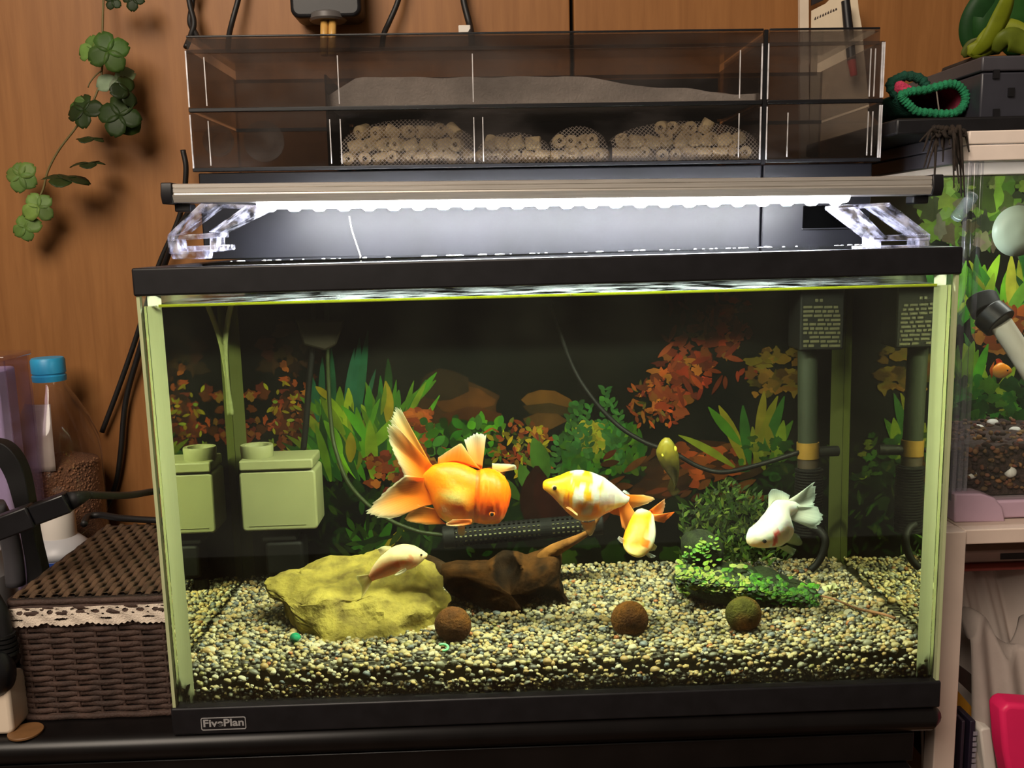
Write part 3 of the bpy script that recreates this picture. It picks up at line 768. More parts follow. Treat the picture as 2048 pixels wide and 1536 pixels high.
# wool pad in the upper tier
wx0, wx1 = at(657, 190, 0.15)[0], at(1500, 190, 0.15)[0]
mb = MB(); nx, ny = 60, 10; top = []
for j in range(ny+1):
    row = []
    for i in range(nx+1):
        u = i/nx; x = wx0+(wx1-wx0)*u; y = 0.135+0.115*j/ny
        h = 0.024*min(1, 0.35+u*9)*(1-0.12*u)+0.0022*noise.noise(Vector((x*35, y*40, 1)))
        if u > 0.55: h -= 0.016*min(1, (u-.55)/.4)*(1-j/ny)
        row.append((x, y, zM+0.004+max(0.003, h)))
    top.append(row)
bot = [[(p[0], p[1], zM+0.003) for p in row] for row in top]
mb.grid(top); mb.grid([r[::-1] for r in bot])
mb.grid([top[0], bot[0]]); mb.grid([top[-1], bot[-1]]); mb.grid([[r[0] for r in top], [r[0] for r in bot]]); mb.grid([[r[-1] for r in top], [r[-1] for r in bot]])
wool = mb.build('filter_wool', mat('wool_grey', (226, 220, 212), 0.95, var=0.12, vscale=60, bump=0.5, bscale=400), None, smooth=True, angle=math.radians(60))
wool.matrix_world = filt.matrix_basis.copy() if False else Matrix.Translation((0, 0, 0.3608)) @ Matrix.Rotation(0.0085, 4, 'Y')
tag(wool, 'greyish white wool pad in the upper tier of the overhead filter', 'filter pad')

# ceramic rings in net bags in the lower tier
def tube_ring(n=12):
    mb = MB(); ro, ri, L_ = 0.0056, 0.0021, 0.0062
    prof = [(ri, -L_), (ro*0.93, -L_), (ro, -L_*0.9), (ro, L_*0.9), (ro*0.93, L_), (ri, L_)]
    vs = []
    for r_, h in prof:
        for k in range(n): a = 2*math.pi*k/n; vs.append((r_*math.cos(a), r_*math.sin(a), h))
    fs = []
    for i in range(len(prof)):
        j = (i+1) % len(prof)
        for k in range(n): l = (k+1) % n; fs.append((i*n+k, i*n+l, j*n+l, j*n+k))
    return mb.add(vs, fs)
CER = mat('ceramic_cream', (242, 222, 176), 0.75, var=0.16, vscale=90, bump=0.2, bscale=500)
ring0 = None
FM = Matrix.Translation((0, 0, 0.3608)) @ Matrix.Rotation(0.0085, 4, 'Y')
NET = None
def net_mat():
    m, nt, out = _nt('white_netting')
    tr = nt.nodes.new('ShaderNodeBsdfTransparent'); d = nt.nodes.new('ShaderNodeBsdfDiffuse'); d.inputs[0].default_value = (*lin((214, 206, 196)), 1)
    mx = nt.nodes.new('ShaderNodeMixShader'); tc = nt.nodes.new('ShaderNodeTexCoord'); mp = nt.nodes.new('ShaderNodeMapping')
    mp.inputs['Rotation'].default_value = (0, math.radians(45), 0); mp.inputs['Scale'].default_value = (400, 400, 400)
    nt.links.new(tc.outputs['Object'], mp.inputs[0]); sp = nt.nodes.new('ShaderNodeSeparateXYZ'); nt.links.new(mp.outputs[0], sp.inputs[0])
    mm = []
    for ch in (0, 2):
        f = nt.nodes.new('ShaderNodeMath'); f.operation = 'FRACT'; nt.links.new(sp.outputs[ch], f.inputs[0])
        g = nt.nodes.new('ShaderNodeMath'); g.operation = 'LESS_THAN'; g.inputs[1].default_value = 0.24; nt.links.new(f.outputs[0], g.inputs[0]); mm.append(g)
    mxx = nt.nodes.new('ShaderNodeMath'); mxx.operation = 'MAXIMUM'; nt.links.new(mm[0].outputs[0], mxx.inputs[0]); nt.links.new(mm[1].outputs[0], mxx.inputs[1])
    sc_ = nt.nodes.new('ShaderNodeMath'); sc_.operation = 'MULTIPLY'; sc_.inputs[1].default_value = 0.75; nt.links.new(mxx.outputs[0], sc_.inputs[0])
    nt.links.new(sc_.outputs[0], mx.inputs[0]); nt.links.new(tr.outputs[0], mx.inputs[1]); nt.links.new(d.outputs[0], mx.inputs[2]); nt.links.new(mx.outputs[0], out.inputs[0])
    return m
NET = net_mat()
bags = [((684, 948), 238, 'white net bag of ceramic rings at the left end of the filter'), ((955, 1096), 262, 'small white net bag of ceramic rings second from the left in the filter'),
        ((1098, 1210), 248, 'small white net bag of ceramic rings third from the left in the filter'), ((1218, 1506), 236, 'white net bag of ceramic rings beside the pump chamber')]
for (pa, pb), ytop, lab in bags:
    x0, x1 = at(pa, 300, 0.14)[0], at(pb, 300, 0.14)[0]
    ht = at((pa+pb)/2, ytop, 0.14)[2]-0.3608-zB-0.006
    z00 = zB+0.0042
    def htop(u, ht=ht): return ht*(0.55+0.45*math.sin(math.pi*min(1, max(0, u)))**0.6)
    # bag skin
    Pg = []
    for i in range(25):
        u = i/24; x = x0+(x1-x0)*u; h = htop(u)
        Pg.append([(x, 0.1252, z00), (x, 0.1240, z00+h*0.35), (x, 0.1262, z00+h*0.75), (x, 0.136, z00+h), (x, 0.16, z00+h*1.05), (x, 0.20, z00+h*0.9)])
    bagm = MB().grid(Pg); bo = bagm.build('net_bag', NET, None, smooth=True); bo.matrix_world = FM
    tag(bo, lab, 'net bag')
    # rings tumbled inside, front layer
    n_ = max(5, int((x1-x0)/0.0118)); row = 0; z = z00+0.0063
    while z < z00+ht-0.003 and row < 3:
        for i in range(n_):
            u = (i+0.5+0.3*(row % 2))/n_
            if u > 0.97 or z-z00 > htop(u)-0.004: continue
            loc = FM @ Vector((x0+(x1-x0)*u+U(-.0015, .0015), 0.1328+U(0, .003)+0.002*row, z+U(-.0008, .0012)))
            rt = rng.choice([(math.pi/2+U(-.4, .4), 0, U(-.7, .7)), (U(-.3, .3), math.pi/2+U(-.5, .5), U(-.3, .3)), (U(0, 3), U(0, 3), U(0, 3))])
            if ring0 is None:
                ring0 = tube_ring().build('ceramic_ring', CER, None, smooth=True, angle=math.radians(50))
                tag(ring0, 'cream ceramic filter ring heaped in a net bag of the overhead filter', 'filter ring', 'ceramic rings in the overhead filter'); o = ring0
            else: o = copyobj(ring0)
            o['label'] = 'cream ceramic ring in the '+('large net bag at the left of the filter', 'second net bag from the left in the filter', 'third net bag from the left in the filter', 'large net bag beside the pump chamber')[bags.index(((pa, pb), ytop, lab))]
            o.location = loc; o.rotation_euler = rt
        z += 0.0112; row += 1

# ------------------------------------------------------------------ goldfish
FISH = vcol('fish_scales', 0.34, spec=0.5, bump=0.12, bscale=420, coat=0.35)
for n_ in FISH.node_tree.nodes:
    if n_.type == 'BSDF_PRINCIPLED':
        n_.inputs['Subsurface Weight'].default_value = 0.55; n_.inputs['Subsurface Radius'].default_value = (1.0, 0.55, 0.3); n_.inputs['Subsurface Scale'].default_value = 0.010
FIN = vcol('fin_membrane', 0.45, spec=0.3, translucent=0.45, alpha=True)
EYE = mat('fish_eye_black', (14, 13, 16), 0.12, var=0.1, spec=0.7)
class Fish:
    def __init__(s, name, label, cx, cy, Y, loc=None):
        s.Y = Y; s.c = (cx, cy); s.O = atw(cx, cy, Y)
        e = 4.0
        s.X = (atw(cx+e, cy, Y)-s.O)/e; s.X[1] = 0; s.Z = (atw(cx, cy-e, Y)-s.O)/e; s.Z[1] = 0
        s.s = float(np.linalg.norm(s.X)); s.D = np.array([0, s.s, 0])
        s.root = thing(name, label, 'fish', tuple(s.O))
    def p(s, px, py, d=0.0):           # local coordinates
        return s.X*(px-s.c[0])+s.Z*(s.c[1]-py)+s.D*d
    def body(s, st, colf, n=26, bump=0.0, name='body', m=None, pw=0.92):
        """st: (top x, top y, bottom x, bottom y, half width, depth) stations from tail to nose"""
        st = [tuple(q) if len(q) == 6 else (*q, 0.0) for q in st]
        A = np.array(spline([np.array(q) for q in st], 5))
        rows = []; cols = []
        for q in A:
            tx, ty, bx, by, w_, dd = q; w_ = max(0.6, w_)
            mx, my = (tx+bx)/2, (ty+by)/2; ux, uy = (tx-bx)/2, (ty-by)/2
            row = []; cr = []
            for k in range(n):
                a = 2*math.pi*k/n; c_, s_ = math.cos(a), math.sin(a)
                vv = math.copysign(abs(s_)**pw, s_); hh = math.copysign(abs(c_)**pw, c_)
                px, py, d = mx+ux*vv, my+uy*vv, dd+w_*hh
                P_ = s.p(px, py, d)
                if bump:
                    b_ = bump(px, py) if callable(bump) else bump
                    nn = noise.noise(Vector((px*0.11, py*0.11, d*0.11)))*b_
                    gx_, gy_, gd_ = px-mx, py-my, d-dd; gl_ = math.sqrt(gx_*gx_+gy_*gy_+gd_*gd_)+1e-6
                    P_ = P_+(s.X*gx_-s.Z*gy_+s.D*gd_)*(nn/gl_)
                row.append(P_); cr.append((*lin(colf(px, py, d)), 1))
            rows.append(row); cols.append(cr)
        mb = MB(); mb.grid(rows, [c for c in cols], closed_v=True)
        L_ = len(mb.v); mb.f.append(tuple(range(n))[::-1]); mb.f.append(tuple(range(L_-n, L_)))
        return mb.build(name, m or FISH, s.root, smooth=True)
    def fin(s, root, tip, c0, c1, a0=0.95, a1=0.35, name='fin', d0=0.0, d1=0.0, rip=2.0, n=26, m=8, rag=0.06, m_=None):
        R_ = spline([np.array(q, float) for q in root], 8); T_ = spline([np.array(q, float) for q in tip], 8)
        def samp(A, t):
            x = t*(len(A)-1); i = min(len(A)-2, int(x)); return A[i]+(A[i+1]-A[i])*(x-i)
        rows = []; cols = []
        ph = rng.uniform(0, 6)
        for i in range(n+1):
            t = i/n; r_, t_ = samp(R_, t), samp(T_, t)
            ln = 1-rag*rng.random()*(1 if 0 < i < n else 0)
            row = []; cr = []
            streak = 0.93+0.07*math.sin(i*2.6+ph)
            for j in range(m+1):
                q = j/m*ln; e_ = r_+(t_-r_)*q
                d = d0+(d1-d0)*q+rip*q*math.sin(t*7+ph+q*2)
                row.append(s.p(e_[0], e_[1], d))
                k = q**1.9
                c_ = [c0[z]+(c1[z]-c0[z])*k for z in range(3)]
                cr.append((*lin(c_), max(0.04, (a0+(a1-a0)*k)*(streak if q > 0.15 else 1))))
            rows.append(row); cols.append(cr)
        return MB().grid(rows, cols).build(name, m_ or FIN, s.root, smooth=True, solid=0.00022)
    def eye(s, px, py, d, r, ring=None):
        if ring:
            e_ = MB().sphere(s.p(px, py, d), r*s.s*1.5, 16, 10, lin(ring)).build('eye', vcol('eye_ring_'+s.root.name, 0.3, 0.5), s.root, smooth=True)
            MB().sphere(s.p(px, py, d-r*0.75), r*s.s, 14, 8).build('pupil', EYE, e_, smooth=True)
        else: MB().sphere(s.p(px, py, d), r*s.s, 14, 8).build('eye', EYE, s.root, smooth=True)
def mixc(a, b, t): t = max(0, min(1, t)); return tuple(a[i]+(b[i]-a[i])*t for i in range(3))
def nz(px, py, k=0.06, o=0.0): return noise.noise(Vector((px*k+o, py*k-o, o)))

# -- big orange oranda
F = Fish('goldfish', 'large orange oranda goldfish with a swollen red head and long white tipped tail', 935, 990, 0.105)
def colA(px, py, d):
    base = mixc((255, 138, 6), (250, 112, 4), (py-930)/110+nz(px, py)*0.5)
    if px > 955:
        base = mixc((255, 134, 8), (252, 92, 6), (py-955)/55)
        if py > 1022: base = mixc(base, (248, 140, 26), (py-1022)/18)
    elif py > 1005: base = mixc(base, (232, 168, 78), (py-1005)/35)
    if abs(px-(954-(py-1000)*.05)) < 4.5: base = mixc(base, (214, 76, 4), .55)  # shade of the gill crease painted in
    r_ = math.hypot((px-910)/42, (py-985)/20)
    if d < 0 and r_ < 1: base = mixc((255, 236, 150), base, r_**1.5)  # painted highlight on the near flank
    return base
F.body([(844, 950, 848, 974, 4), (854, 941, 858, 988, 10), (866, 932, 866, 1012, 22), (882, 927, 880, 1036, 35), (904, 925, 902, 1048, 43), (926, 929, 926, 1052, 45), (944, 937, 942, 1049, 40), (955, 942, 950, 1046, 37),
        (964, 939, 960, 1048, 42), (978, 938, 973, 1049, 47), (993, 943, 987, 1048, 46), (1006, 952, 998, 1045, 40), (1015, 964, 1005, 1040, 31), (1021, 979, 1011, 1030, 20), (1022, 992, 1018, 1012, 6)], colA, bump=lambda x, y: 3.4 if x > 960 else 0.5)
ORA, OWH = (252, 128, 14), (206, 208, 190)
F.fin([(866, 932), (856, 950), (852, 968)], [(792, 847), (777, 849), (776, 872), (794, 915), (812, 958)], ORA, OWH, 1.0, .5, 'tail_fin', -2, -12, 6, n=40, rag=.10)
F.fin([(864, 934), (862, 940), (858, 950)], [(800, 820), (788, 822), (778, 845)], (226, 140, 40), (190, 190, 170), .8, .45, 'tail_fin', 6, 22, 4, n=30, rag=.08)
F.fin([(852, 955), (858, 982), (870, 1008)], [(812, 948), (768, 982), (732, 1018), (748, 1030), (790, 1033), (832, 1012)], ORA, OWH, 1.0, .5, 'tail_fin', -4, -20, 8, n=44, rag=.10)
F.fin([(876, 930), (910, 926), (948, 936), (962, 940)], [(876, 917), (917, 889), (926, 893), (944, 922)], (250, 128, 20), (206, 190, 150), .95, .6, 'dorsal_fin', 0, 4, 2)
F.fin([(944, 934), (954, 936), (964, 940)], [(928, 882), (952, 868), (972, 872)], (244, 160, 70), (226, 234, 232), .95, .55, 'dorsal_fin', 4, 8, 3)
F.fin([(984, 943), (990, 946), (1000, 950)], [(984, 934), (1030, 936), (1034, 946)], (236, 170, 90), (214, 226, 220), .9, .5, 'pectoral_fin', 24, 34, 2)
F.fin([(884, 1020), (880, 1036), (892, 1048)], [(836, 1008), (808, 1036), (852, 1048)], (252, 140, 30), (240, 200, 140), .95, .7, 'anal_fin', -6, -14, 2)
F.fin([(944, 1030), (945, 1035), (942, 1040)], [(905, 1029), (892, 1039), (912, 1042)], (252, 140, 60), (244, 214, 170), .98, .9, 'pectoral_fin', -44, -52, 1)
F.fin([(915, 1049), (922, 1051), (930, 1049)], [(916, 1066), (925, 1071), (931, 1066)], (236, 200, 160), (214, 216, 200), .8, .45, 'pelvic_fin', -14, -18, 1)
F.eye(984, 1020, -41, 4.2, (255, 120, 14))

# -- orange and white ranchu seen from the side
F = Fish('goldfish', 'plump orange and white calico goldfish facing left in the middle of the tank', 1170, 995, 0.085)
def colB(px, py, d):
    wh, og, ye = (252, 244, 236), (252, 160, 36), (255, 196, 30)
    v = nz(px, py, 0.055, 2.0)
    c_ = mixc(ye, og, (py-950)/70)
    if px > 1142: c_ = mixc(c_, wh, (v+0.12)*5 if py < 1018 else (v-0.1)*5)
    if px > 1195 and py < 1018: c_ = mixc(c_, wh, (px-1195)/14)
    if 1198 < px < 1228 and 985 < py < 1010: c_ = mixc(c_, (206, 190, 192), .7)
    if px < 1128: c_ = mixc((250, 196, 120), ye, (992-py)/25)
    if 1126 < px < 1136 and 985 < py < 1008: c_ = (216, 110, 30)
    if py > 1020: c_ = mixc(c_, (232, 176, 76), (py-1020)/16)
    return c_
F.body([(1260, 995, 1256, 1008, 4), (1247, 987, 1244, 1014, 9), (1235, 976, 1233, 1018, 15), (1222, 966, 1222, 1023, 22), (1208, 956, 1208, 1030, 28), (1190, 948, 1192, 1039, 34), (1170, 943, 1172, 1043, 37),
        (1152, 942, 1152, 1039, 36), (1136, 945, 1135, 1026, 32), (1122, 951, 1121, 1011, 26), (1106, 957, 1106, 995, 21), (1094, 960, 1095, 985, 15), (1088, 964, 1088, 980, 9), (1086, 969, 1086, 976, 4)], colB, bump=0.8)
F.fin([(1250, 990), (1256, 996), (1256, 1006)], [(1288, 992), (1312, 999), (1296, 1010), (1268, 1020)], (250, 150, 40), (226, 196, 150), .95, .55, 'tail_fin', 0, 6, 2)
F.fin([(1256, 1003), (1246, 1010), (1236, 1012)], [(1272, 1028), (1258, 1062), (1244, 1054)], (250, 156, 60), (246, 178, 110), .95, .75, 'tail_fin', -4, -8, 2)
F.fin([(1236, 1010), (1226, 1018), (1214, 1022)], [(1242, 1034), (1226, 1030), (1216, 1024)], (248, 150, 60), (240, 170, 90), .9, .8, 'anal_fin', 0, 0, 1)
F.fin([(1160, 1040), (1174, 1043), (1190, 1039)], [(1166, 1056), (1180, 1071), (1190, 1054)], (244, 190, 120), (226, 214, 200), .85, .5, 'pelvic_fin', -14, -16, 2)
F.fin([(1130, 1010), (1134, 1008), (1140, 1010)], [(1142, 1016), (1152, 1024), (1154, 1022)], (250, 196, 130), (252, 214, 160), .95, .9, 'pectoral_fin', -30, -38, 1)
F.fin([(1246, 986), (1250, 988), (1254, 991)], [(1250, 983), (1258, 988), (1262, 993)], (200, 206, 206), (186, 196, 200), .7, .5, 'dorsal_fin', 8, 12, 1)
F.eye(1109, 973, -17, 4.6, (232, 190, 140))

# -- small ranchu swimming toward the viewer
F = Fish('goldfish', 'small orange and white ranchu goldfish swimming forward beside the calico goldfish', 1281, 1066, 0.065)
def colC(px, py, d):
    u = (px-1281)*0.88+(py-1066)*0.47
    c_ = mixc((255, 172, 20), (250, 140, 30), (py-1030)/60)
    if u > 8: c_ = mixc(c_, (246, 238, 214), (u-8)/4)
    if py < 1036: c_ = mixc(c_, (252, 240, 220), (1036-py)/6)
    if py > 1078: c_ = mixc(c_, (255, 214, 140), (py-1078)/10)
    if math.hypot(px-1290, py-1080) < 8: c_ = (246, 126, 40)
    if py > 1096: c_ = mixc(c_, (244, 220, 120), .7)
    return c_
F.body([(1289, 1027, 1313, 1036, 5, 42), (1277, 1030, 1313, 1044, 18, 34), (1266, 1042, 1314, 1060, 28, 20), (1256, 1056, 1312, 1076, 32, 6), (1248, 1070, 1304, 1092, 32, -8), (1244, 1082, 1291, 1103, 28, -20),
        (1246, 1091, 1280, 1107, 21, -30), (1250, 1096, 1270, 1106, 12, -36), (1255, 1099, 1264, 1104, 4, -39)], colC, bump=1.0)
F.fin([(1303, 1030), (1308, 1034), (1311, 1042)], [(1336, 1008), (1338, 1022), (1331, 1041)], (248, 128, 30), (240, 190, 150), .95, .6, 'tail_fin', 36, 46, 2)
F.fin([(1307, 1036), (1309, 1042), (1312, 1050)], [(1331, 1040), (1356, 1034), (1334, 1056)], (252, 170, 80), (246, 130, 40), .95, .75, 'tail_fin', 34, 40, 2)
F.fin([(1250, 1076), (1248, 1081), (1249, 1086)], [(1236, 1068), (1233, 1074), (1240, 1081)], (226, 230, 226), (220, 230, 236), .9, .6, 'pectoral_fin', -20, -22, 1)
F.fin([(1284, 1100), (1288, 1102), (1292, 1100)], [(1297, 1114), (1306, 1113), (1311, 1110)], (232, 234, 226), (214, 226, 230), .9, .6, 'pectoral_fin', -18, -16, 1)
F.fin([(1296, 1094), (1302, 1092), (1306, 1086)], [(1302, 1106), (1312, 1104), (1316, 1096)], (226, 200, 120), (190, 180, 130), .7, .35, 'anal_fin', 0, 8, 1)
F.eye(1275.5, 1088, -31, 3.4)
F.eye(1246, 1084, -22, 3.0)

# -- white fantail
F = Fish('goldfish', 'white fantail goldfish with a red gill mark swimming down at the right', 1560, 1040, 0.095)
def colD(px, py, d):
    c_ = mixc((255, 252, 246), (244, 236, 220), (py-1050)/50)
    if px < 1535 and py > 1072: c_ = mixc(c_, (250, 206, 150), min(1, (py-1072)/20)*.8)
    g = 1546+(py-1070)*-0.12
    if d < 0 and abs(px-g) < 4.5 and 1055 < py < 1090: c_ = (226, 96, 92)
    return c_
F.body([(1602, 1012, 1600, 1022, 2), (1592, 1005, 1590, 1030, 8), (1578, 1002, 1579, 1036, 14), (1564, 1000, 1584, 1048, 24), (1552, 1002, 1588, 1062, 31), (1542, 1012, 1584, 1074, 33), (1534, 1025, 1574, 1085, 33), (1524, 1037, 1558, 1093, 31),
        (1515, 1047, 1540, 1096, 27), (1506, 1054, 1524, 1097, 22), (1499, 1060, 1510, 1096, 16), (1495, 1070, 1501, 1093, 10), (1493, 1079, 1495, 1088, 4)], colD, bump=0.8)
WF, WT = (250, 250, 240), (214, 230, 226)
F.fin([(1572, 1004), (1582, 1008), (1584, 1016)], [(1610, 984), (1632, 965), (1638, 985), (1636, 1002), (1630, 1014)], WF, WT, .98, .6, 'tail_fin', -2, 6, 4, rag=.14)
F.fin([(1580, 1010), (1578, 1024), (1574, 1036)], [(1620, 1014), (1640, 1014), (1647, 1034), (1641, 1048), (1630, 1058), (1606, 1050)], WF, WT, .98, .55, 'tail_fin', -4, -10, 4, rag=.12)
F.fin([(1538, 1020), (1548, 1005), (1562, 1001), (1578, 1003)], [(1539, 990), (1546, 979), (1562, 982), (1582, 992)], (240, 242, 226), (190, 206, 206), .85, .28, 'dorsal_fin', 0, 3, 2)
F.fin([(1584, 1066), (1580, 1078), (1572, 1086)], [(1600, 1072), (1610, 1089), (1602, 1096), (1584, 1092)], (226, 230, 206), (176, 196, 180), .8, .35, 'anal_fin', 4, 8, 2)
F.fin([(1552, 1092), (1562, 1092), (1572, 1088)], [(1568, 1100), (1584, 1109), (1590, 1097)], (236, 240, 226), (196, 216, 206), .9, .4, 'pelvic_fin', -14, -16, 2)
F.eye(1525, 1078, -24, 4.4)

# -- pale pink fish above the rock
F = Fish('goldfish', 'pale pink slender goldfish hovering just above the yellow rock', 795, 1120, 0.07)
def colE(px, py, d):
    c_ = mixc((255, 226, 176), (244, 196, 150), (py-1105)/40)
    u = (py-1120)+(px-770)*0.55
    if px < 800: c_ = mixc(c_, (226, 138, 92), min(1, max(0, (u-4)/18))*0.85)
    if math.hypot(px-822, py-1114) < 7: c_ = (236, 172, 130)
    return c_
F.body([(736, 1153, 744, 1164, 3), (744, 1136, 754, 1160, 7), (757, 1118, 772, 1155, 12), (771, 1105, 786, 1150, 17), (786, 1095, 800, 1146, 21), (806, 1090, 816, 1141, 22), (824, 1092, 830, 1135, 20), (838, 1098, 840, 1128, 15),
        (849, 1105, 848, 1120, 9), (855, 1109, 854, 1114, 3)], colE, bump=.4)
F.fin([(742, 1150), (738, 1156), (744, 1163)], [(724, 1150), (711, 1154), (722, 1176), (722, 1198), (731, 1186)], (236, 210, 160), (214, 210, 150), .85, .45, 'tail_fin', 0, -4, 2)
F.fin([(762, 1112), (772, 1104), (783, 1097)], [(754, 1099), (766, 1094), (780, 1094)], (244, 232, 190), (226, 222, 180), .9, .6, 'dorsal_fin', 0, 2, 1)
F.fin([(812, 1132), (814, 1136), (810, 1141)], [(796, 1140), (790, 1146), (800, 1146)], (250, 240, 210), (240, 236, 200), .95, .8, 'pectoral_fin', -20, -24, 1)
F.eye(843, 1108, -12, 2.4)

# -- dark olive fish seen end on
F = Fish('goldfish', 'dark olive goldfish with glinting yellow eyes seen end on near the right', 1337, 915, 0.20)
def colF(px, py, d): return mixc((112, 104, 30), (62, 56, 24), (py-900)/50+nz(px, py, .15)*.4)
F.body([(1350, 968, 1352, 985, 2, 20), (1338, 952, 1358, 968, 7, 16), (1326, 936, 1360, 950, 14, 10), (1316, 918, 1360, 932, 20, 4), (1313, 904, 1358, 914, 22, 0), (1317, 890, 1353, 898, 18, -6), (1322, 880, 1346, 884, 12, -10), (1328, 874, 1338, 875, 4, -12)], colF, bump=1.0)
F.fin([(1346, 955), (1350, 965), (1354, 975)], [(1338, 985), (1350, 1000), (1366, 990)], (96, 88, 36), (70, 66, 34), .7, .4, 'tail_fin', 18, 26, 2)
glint = mat('olive_eye_gold', (250, 236, 90), 0.25, var=0.05, spec=0.8)
for px, py in ((1326, 906), (1347, 896)):
    MB().sphere(F.p(px, py, -16), (5.4*F.s, 4*F.s, 6.5*F.s), 12, 8).build('eye', glint, F.root, smooth=True)

# ------------------------------------------------------------------ stones, wood, moss in the tank
def outline_blob(name, pts, cx, cy, Y, depth, m, up=1.0, rough=0.0, rscale=25.0, nseg=72, nring=22, colf=None, dents=(), front=1.0, parent=None, seed=0.0, flat=0.55):
    """a lump with the given silhouette and real thickness, front bulging to the viewer"""
    O = atw(cx, cy, Y); e = 4.0
    Xv = (atw(cx+e, cy, Y)-O)/e; Zv = (atw(cx, cy-e, Y)-O)/e; Xv[1] = Zv[1] = 0
    th = np.array([math.atan2(-(p[1]-cy), p[0]-cx) for p in pts]); rr = np.array([math.hypot(p[0]-cx, p[1]-cy) for p in pts])
    o = np.argsort(th); th, rr = th[o], rr[o]
    th = np.concatenate([th-2*math.pi, th, th+2*math.pi]); rr = np.tile(rr, 3)
    rows = []; cols = []
    for i in range(nring+1):
        f = math.pi*i/nring; cr = math.sin(f)**flat; dd = -math.cos(f)
        row = []; cc = []
        for k in range(nseg):
            a = -math.pi+2*math.pi*k/nseg; r = np.interp(a, th, rr)*cr
            px, py = cx+r*math.cos(a), cy-r*math.sin(a)
            dep = dd*depth*(front if dd < 0 else 1.0)
            q = Xv*(px-cx)+Zv*(cy-py)+np.array([0, dep, 0])
            for (hx, hy, hr, hd) in dents:
                dist = math.hypot(px-hx, (py-hy))/hr
                if dist < 1 and dd < 0.2: q[1] += hd*(1-dist**2)**0.8
            if rough and 0 < i < nring:
                w_ = Vector((q[0]*rscale+seed, q[1]*rscale, q[2]*rscale))
                nn = noise.fractal(w_, 0.9, 2.1, 4)*rough
                q = q+nn*(q/(np.linalg.norm(q)+1e-9))*0.6+np.array([0, nn*0.6, 0])
            row.append(q); cc.append((*lin(colf(px, py, dd)), 1) if colf else (1, 1, 1, 1))
        rows.append(row); cols.append(cc)
    ob = MB().grid(rows, cols, closed_v=True).build(name, m, parent, smooth=True)
    if parent is None: ob.location = tuple(O)
    return ob, O
ROCK = [(525, 1177), (545, 1165), (589, 1163), (613, 1154), (660, 1148), (676, 1130), (710, 1127), (754, 1119), (790, 1122), (828, 1130), (867, 1146), (886, 1165), (894, 1204), (880, 1236), (850, 1262), (824, 1271), (761, 1270), (711, 1266), (671, 1264), (609, 1257), (570, 1228), (539, 1195)]
def hull_rock(name, pts, cx, cy, Y, depth, m, parent=None):
    """angular stone: facets spanned between the silhouette and a smaller front and rear face, then weathered"""
    O = atw(cx, cy, Y); bm = bmesh.new(); rr = random.Random(5)
    def add(px, py, yy): bm.verts.new(tuple(atw(px, py, Y)-O+np.array([0, yy, 0])))
    for px, py in pts:
        k = (py-cy)/75.0
        add(px, py, depth*(-.75*k+.05)+depth*rr.uniform(-.12, .12)); add(cx+(px-cx)*.85, cy-4+(py-cy)*.8, depth*rr.uniform(.9, 1.1))
    for px, py, f in ((590, 1200, .55), (640, 1190, .75), (700, 1178, .62), (770, 1172, .62), (840, 1195, .6), (660, 1250, 1.2), (780, 1252, 1.15)): add(px, py, -depth*f)
    res = bmesh.ops.convex_hull(bm, input=bm.verts); bmesh.ops.delete(bm, geom=[v for v in bm.verts if not v.link_faces], context='VERTS')
    bmesh.ops.triangulate(bm, faces=bm.faces)
    for _ in range(3): bmesh.ops.subdivide_edges(bm, edges=[e for e in bm.edges if e.calc_length() > .006], cuts=1, use_grid_fill=True); bmesh.ops.triangulate(bm, faces=bm.faces)
    bm.normal_update(); mv = []
    for v in bm.verts:
        d = .0055*noise.fractal(v.co*42, .75, 2.1, 5)-.0045*abs(noise.noise(v.co*22+Vector((3, 1, 7))))
        mv.append(v.co+v.normal*d)
    for v, c in zip(bm.verts, mv): v.co = c
    me = bpy.data.meshes.new(name); bmesh.ops.recalc_face_normals(bm, faces=bm.faces); bm.to_mesh(me); bm.free(); me.materials.append(m)
    me.polygons.foreach_set('use_smooth', [True]*len(me.polygons)); me.set_sharp_from_angle(angle=math.radians(38))
    o = bpy.data.objects.new(name, me); COL.objects.link(o); o.location = tuple(O); return o
rk = hull_rock('rock', ROCK, 712, 1200, 0.125, 0.045, mat('yellow_rock', (166, 149, 68), .85, var=.3, vscale=60, col2=(92, 79, 34), bump=1.0, bscale=220, spec=.2))
tag(rk, 'large yellowish weathered rock lying on the gravel at the left', 'rock')

DW = [(880, 1132), (905, 1126), (935, 1130), (970, 1127), (986, 1113), (1004, 1104), (1034, 1104), (1056, 1116), (1086, 1110), (1110, 1098), (1122, 1110), (1118, 1150), (1128, 1192), (1150, 1212), (1150, 1232), (1110, 1240), (1060, 1240), (1020, 1226), (960, 1206), (905, 1196), (884, 1170)]
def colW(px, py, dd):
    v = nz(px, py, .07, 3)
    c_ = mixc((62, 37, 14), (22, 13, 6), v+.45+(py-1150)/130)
    if math.hypot((px-1012)/28, (py-1128)/30) < 1 or math.hypot((px-1082)/44, (py-1205)/36) < 1: c_ = mixc(c_, (16, 11, 8), .7)  # shade inside the two hollows painted into the colour
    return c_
DWM = vcol('driftwood_bark', .9, .06, bump=.7, bscale=160, var=.3, vscale=90)
dw = thing('driftwood', 'dark brown driftwood stump with hollows and a thin branch in the middle', 'driftwood', tuple(atw(1020, 1170, .165)))
b_, O_ = outline_blob('stump', DW, 1020, 1170, 0.165, 0.034, DWM, rough=0.006, rscale=22, colf=colW, dents=((1012, 1128, 30, .03), (1082, 1206, 44, .045), (930, 1180, 40, .02)), parent=dw, seed=8.1)
